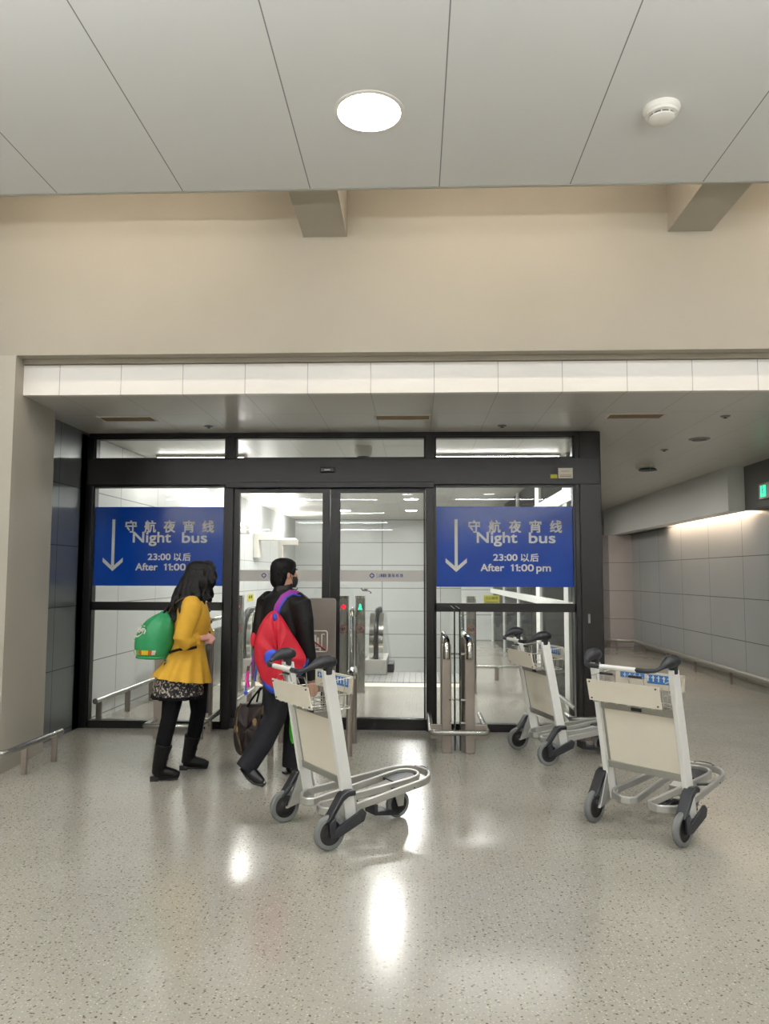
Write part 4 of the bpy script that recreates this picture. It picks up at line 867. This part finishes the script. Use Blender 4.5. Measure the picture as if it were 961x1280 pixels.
# ---- man in black
Mn = thing('person', (-1.03, 6.0, 0), 0, 'man in a black jacket and trousers with a black face mask, walking away', 'person')
ph = math.radians(47); B = frm(ph, (0, 0, 0)); HM = frm(math.radians(40), (.0, .025, 1.56))
b = MB(); head(b, HM, 1.02)
b.rings([ring(B, c, hf, hs) for c, hf, hs in (((.0, 0, 1.42), .06, .08), ((.0, 0, 1.37), .09, .17), ((0, 0, 1.2), .11, .18), ((0, 0, 1.0), .105, .15), ((0, 0, .9), .11, .16), ((0, 0, .84), .10, .15))])
BL = [(-.02, -.05, .86), (-.04, -.055, .66), (-.045, -.06, .47), (-.12, -.12, .30), (-.21, -.175, .155)]
FLg = [(.06, .08, .86), (.09, .12, .66), (.075, .16, .46), (.055, .16, .28), (.045, .15, .09)]
for L_ in (BL, FLg): b.tube(L_, [.09, .078, .058, .045, .024], 14)
b.tube([(-.215, -.18, .12), (-.17, -.20, .075), (-.12, -.215, .04)], [.022, .022, .014], 10); b.tube([(.04, .14, .05), (.10, .19, .045), (.15, .23, .035)], [.02, .022, .014], 10)
RS, RE, RW = Vector((.145, -.13, 1.36)), Vector((.19, -.115, 1.05)), Vector((.235, -.06, .745))
LS, LE, LW = Vector((-.16, .13, 1.36)), Vector((-.215, .14, 1.06)), Vector((-.175, .13, .80))
b.tube([RS, RE, RW], [.048, .040, .03], 12); b.tube([LS, LE, LW], [.048, .040, .03], 12)
hand(b, RW, (.15, .2, -1), (-.5, .5, 0), -1, .35); hand(b, LW, (.05, -.02, -1), (.45, -.4, 0), 1, .95)
fused(b, 'body', 'skin', Mn, voxel=.0065, smooth_it=2)
eyes(Mn, HM, 1.02)
g = MB(); g.rings([ring(HM, (cx, 0, z), hf, hs, 28) for z, cx, hf, hs in ((-.105, -.05, .045, .05), (-.08, -.055, .058, .06), (-.05, -.052, .068, .07), (-.02, -.035, .084, .078), (.02, -.022, .097, .086), (.055, -.012, .106, .088), (.09, -.008, .098, .078), (.112, -.01, .07, .055), (.124, -.01, .03, .025))])
random.seed(5)
for i in range(46):
    a = random.uniform(0, 2*PI); z = random.uniform(.0, .11); rr = math.sqrt(max(.05, 1-(z/.13)**2)); x = .10*rr*math.cos(a)-.015; y = .083*rr*math.sin(a)
    if x > .05 and z < .06: continue
    p = HM @ Vector((x, y, z)); g.tube([p, p+(HM.to_3x3() @ Vector((x*.1+.012, y*.2, -.022)))], [.013, .005], 6)
for q in (-1, 1): g.tube([HM @ Vector((.045, q*.074, .045)), HM @ Vector((.035, q*.079, .005)), HM @ Vector((.032, q*.078, -.015))], [.018, .012, .006], 8)
fused(g, 'hair', 'hair_m', Mn, voxel=.006, smooth_it=1)
# face mask and ear loop
mk = MB(); pts = []
for z, r0 in ((-.018, 1.0), (-.045, 1.16), (-.075, 1.10), (-.102, .92)):
    pts.append([HM @ Vector((.012+(.088*r0)*math.cos(a)*1.02, .073*1.04*math.sin(a), z-.006*abs(math.sin(a)))) for a in [-1.35+2.7*i/20 for i in range(21)]])
n_ = 21
vr = [[mk.bm.verts.new(p) for p in r] for r in pts]
for a_r, b_r in zip(vr, vr[1:]):
    for i in range(n_-1): mk.bm.faces.new((a_r[i], a_r[i+1], b_r[i+1], b_r[i]))
mo = mk.obj('face_mask', 'mask', Mn); sl = mo.modifiers.new('s', 'SOLIDIFY'); sl.thickness = .004
for q in (-1, 1): MB().tube([HM @ Vector((.035, q*.077, -.085)), HM @ Vector((.02, q*.082, -.045)), HM @ Vector((.0, q*.088, -.01)), HM @ Vector((.012, q*.086, .02)), HM @ Vector((.04, q*.078, -.022))], .0022, 6).obj('ear_loop', 'mask', mo)
# jacket
g = MB()
g.rings([ring(B, c, hf, hs, 32) for c, hf, hs in (((-.005, 0, 1.445), .068, .078), ((-.005, 0, 1.415), .08, .12), ((-.005, 0, 1.375), .11, .19), ((0, 0, 1.27), .138, .212), ((0, 0, 1.12), .145, .205), ((0, 0, .98), .14, .19), ((0, 0, .86), .142, .195), ((0, 0, .81), .14, .195))])
g.tube([RS+Vector((-.04, .04, .0)), RS+Vector((.01, -.01, -.03)), (RS+RE)/2+Vector((.01, -.01, 0)), RE, (RE+RW)/2, RW+Vector((0, 0, .01))], [.075, .085, .078, .070, .062, .052], 16)
g.tube([LS+Vector((.04, -.04, .0)), LS+Vector((-.005, .01, -.03)), (LS+LE)/2, LE, (LE+LW)/2, LW+Vector((0, 0, .01))], [.075, .08, .072, .066, .058, .050], 16)
fused(g, 'jacket', 'jacket', Mn, voxel=.009, smooth_it=3)
MB().rings([ring(HM if False else B, (-.01, 0, z), hf, hs, 28, 0, 0, .012) for z, hf, hs in ((1.425, .075, .088), (1.475, .064, .072), (1.472, .056, .064), (1.425, .066, .08))], cap=False).obj('collar', 'jacket', Mn)
# trousers
g = MB(); g.rings([ring(B, (0, 0, z), hf, hs, 28) for z, hf, hs in ((.93, .115, .165), (.86, .125, .175), (.79, .118, .168), (.76, .09, .14))])
g.tube(BL+[(-.245, -.19, .105)], [.11, .105, .088, .083, .078, .076], 18); g.tube(FLg+[(.045, .15, .05)], [.11, .10, .08, .07, .066, .066], 18)
fused(g, 'trousers', 'trousers', Mn, voxel=.009, smooth_it=3)
for pts, rr, so in (([(-.235, -.175, .13), (-.19, -.195, .085), (-.14, -.215, .045), (-.095, -.228, .024)], [.040, .046, .042, .024], [(-.262, -.185, .115), (-.205, -.21, .05), (-.16, -.222, .018), (-.085, -.235, .008)]), ([(.03, .13, .05), (.09, .18, .048), (.15, .225, .04), (.19, .26, .03)], [.044, .048, .044, .028], [(.0, .11, .008), (.09, .18, .008), (.15, .225, .008), (.20, .27, .008)])):
    g = MB(); g.tube(pts, rr, 14); sh = fused(g, 'shoe', 'shoe', Mn, voxel=.006, smooth_it=2)
    MB().tube(so, 0, up=(0, 0, 1), rect=(.06, .014)).obj('shoe_sole', 'frame_black', sh)

# ---- red backpack hanging from his right shoulder
def px_local(x, y, Y, o):            # outline helper: metres across and up in an upright plane
    return ((x-519.5)/960*Y-o[0], H_EYE-(y-719)/960*Y-o[2])
RB = (-1.03, 5.72, 1.0); t = thing('backpack', RB, 0, 'red nylon bag with blue corners and purple strap on the man\'s shoulder', 'bag')
def outl(pts, o): return [px_local(x, y, o[1], o) for x, y in pts]
lean = Matrix.Rotation(math.radians(12), 4, 'Z')
MB().pillow(outl([(337, 764), (345, 762), (353, 770), (368, 796), (385, 820), (384, 830), (376, 842), (360, 856), (350, 866), (340, 864), (328, 848), (321, 830), (318, 812), (321, 792), (326, 779)], RB), .20, lean, 12, .35).obj('sack', 'redbag', t, sub=1)
MB().pillow(outl([(387, 818), (388, 830), (376, 846), (366, 852), (368, 842), (378, 830)], RB), .13, lean @ T(0, 0, 0), 6).obj('corner_panel', 'navy', t, sub=1)
MB().pillow(outl([(343, 868), (332, 858), (326, 842), (333, 840), (348, 852), (357, 864)], RB), .15, lean, 6).obj('corner_panel', 'blue_n', t, sub=1)
MB().pillow(outl([(331, 824), (330, 814), (337, 808), (347, 809), (352, 815), (346, 818), (340, 826), (335, 830)], RB), .06, lean @ T(0, -.085, 0), 6).obj('front_loop', 'blue_n', t, sub=1)
MB().pillow(outl([(312, 790), (322, 788), (322, 806), (315, 812)], RB), .05, lean, 6).obj('side_flap', 'redbag', t, sub=1)
MB().pillow(outl([(338, 766), (347, 764), (349, 775), (342, 780)], RB), .13, lean @ T(0, -.02, 0), 6).obj('strap_tab', 'blue_n', t, sub=1)
def V3(x, y, Y): return Vector(((x-519.5)/960*Y, Y, H_EYE-(y-719)/960*Y))-Vector(RB)
MB().tube([V3(343, 774, 5.72), V3(347, 757, 5.70), V3(354, 746, 5.72), V3(363, 740.5, 5.78), V3(372, 742, 5.86), V3(380, 752, 5.94), V3(381, 766, 5.99)], 0, up=(.3, -1, .25), rect=(.04, .010)).obj('shoulder_strap', 'purple', t)
MB().tube([V3(346, 776, 5.70), V3(351, 758, 5.685), V3(358, 747, 5.70), V3(366, 743, 5.76), V3(375, 745, 5.83), V3(382, 756, 5.91)], .007, 8).obj('strap_edge', 'blue_n', t)
for pts, r0, c, nm in ((((320, 806), (318, 825), (317, 845)), .007, 'purple', 'cord'), (((322, 815), (322, 835), (320, 850)), .006, 'blue_n', 'cord'), (((311, 838), (310, 848), (312, 858)), .012, 'pink', 'tassel'), (((312, 832), (311, 839)), .011, 'brown', 'tassel_knot'), (((309, 852), (309, 862)), .005, 'blue_n', 'cord')):
    MB().tube([V3(x, y, 5.74) for x, y in pts], r0, 8).obj(nm, c, t)
MB().tube([V3(318, 822, 5.74), V3(313, 833, 5.74)], .004, 6).obj('cord', 'purple', t)
MB().ball(V3(309, 865, 5.74), .016).obj('bead', 'blue_n', t)

# ---- dark brown duffel bag in his left hand
DB = (-1.25, 6.13, .42); t = thing('duffel_bag', DB, 0, 'dark brown duffel bag with tan tabs in the man\'s left hand', 'bag')
def outd(pts): return [px_local(x, y, DB[1], DB) for x, y in pts]
tw = Matrix.Rotation(math.radians(-18), 4, 'Z')
MB().pillow(outd([(303, 876), (318, 878), (340, 874), (346, 880), (348, 905), (342, 925), (330, 938), (310, 943), (299, 941), (294, 925), (296, 900), (298, 884)]), .22, tw, 12, .25).obj('sack', 'bag', t, sub=1)
def V4(x, y, Y): return Vector(((x-519.5)/960*Y, Y, H_EYE-(y-719)/960*Y))-Vector(DB)
MB().tube([V4(303, 878, 6.06), V4(299, 890, 6.02), V4(297, 910, 6.0), V4(303, 928, 6.02), V4(306, 941, 6.06)], .007, 6).obj('piping', 'brown', t)
MB().tube([V4(311, 882, 6.05), V4(317, 872, 6.07), V4(327, 859, 6.10), V4(332, 857, 6.12), V4(331, 870, 6.07), V4(330, 884, 6.02), V4(329, 896, 5.99)], .0085, 8).obj('handle', 'legg', t)
MB().tube([V4(340, 880, 6.2), V4(337, 868, 6.18), V4(331, 858, 6.13), V4(326, 862, 6.18), V4(322, 880, 6.2)], .0085, 8).obj('handle', 'legg', t)
MB().pillow(outd([(326, 891), (333, 892), (333, 903), (327, 902)]), .03, tw @ T(0, -.10, 0), 4).obj('leather_tab', 'tan', t)
MB().pillow(outd([(299, 902), (307, 903), (307, 913), (300, 913)]), .03, tw @ T(0, -.085, 0), 4).obj('leather_tab', 'tan', t)
MB().pillow(outd([(295, 896), (299, 896), (298, 912), (294, 913)]), .04, tw @ T(0, -.02, 0), 4).obj('luggage_tag', 'ad', t)
MB().pillow(outd([(335, 876), (345, 874), (344, 896), (336, 906)]), .12, tw @ T(0, -.05, 0), 6).obj('end_panel', 'brown', t)
# bright green bag carried in front, only a strip shows behind the trolley
t = thing('green_bag', (-.95, 6.0, .42), 0, 'bright green strip of a bag between the man and the nearest trolley', 'bag')
MB().pillow([(-.02, -.16), (.02, -.17), (.05, -.1), (.04, .06), (.02, .13), (-.01, .12), (-.025, 0)], .06, I4, 6).obj('sack', 'limeg', t)
MB().tube([(0, 0, .11), (.03, .02, .25), (.07, .03, .38)], .006, 6).obj('handle', 'limeg', t)
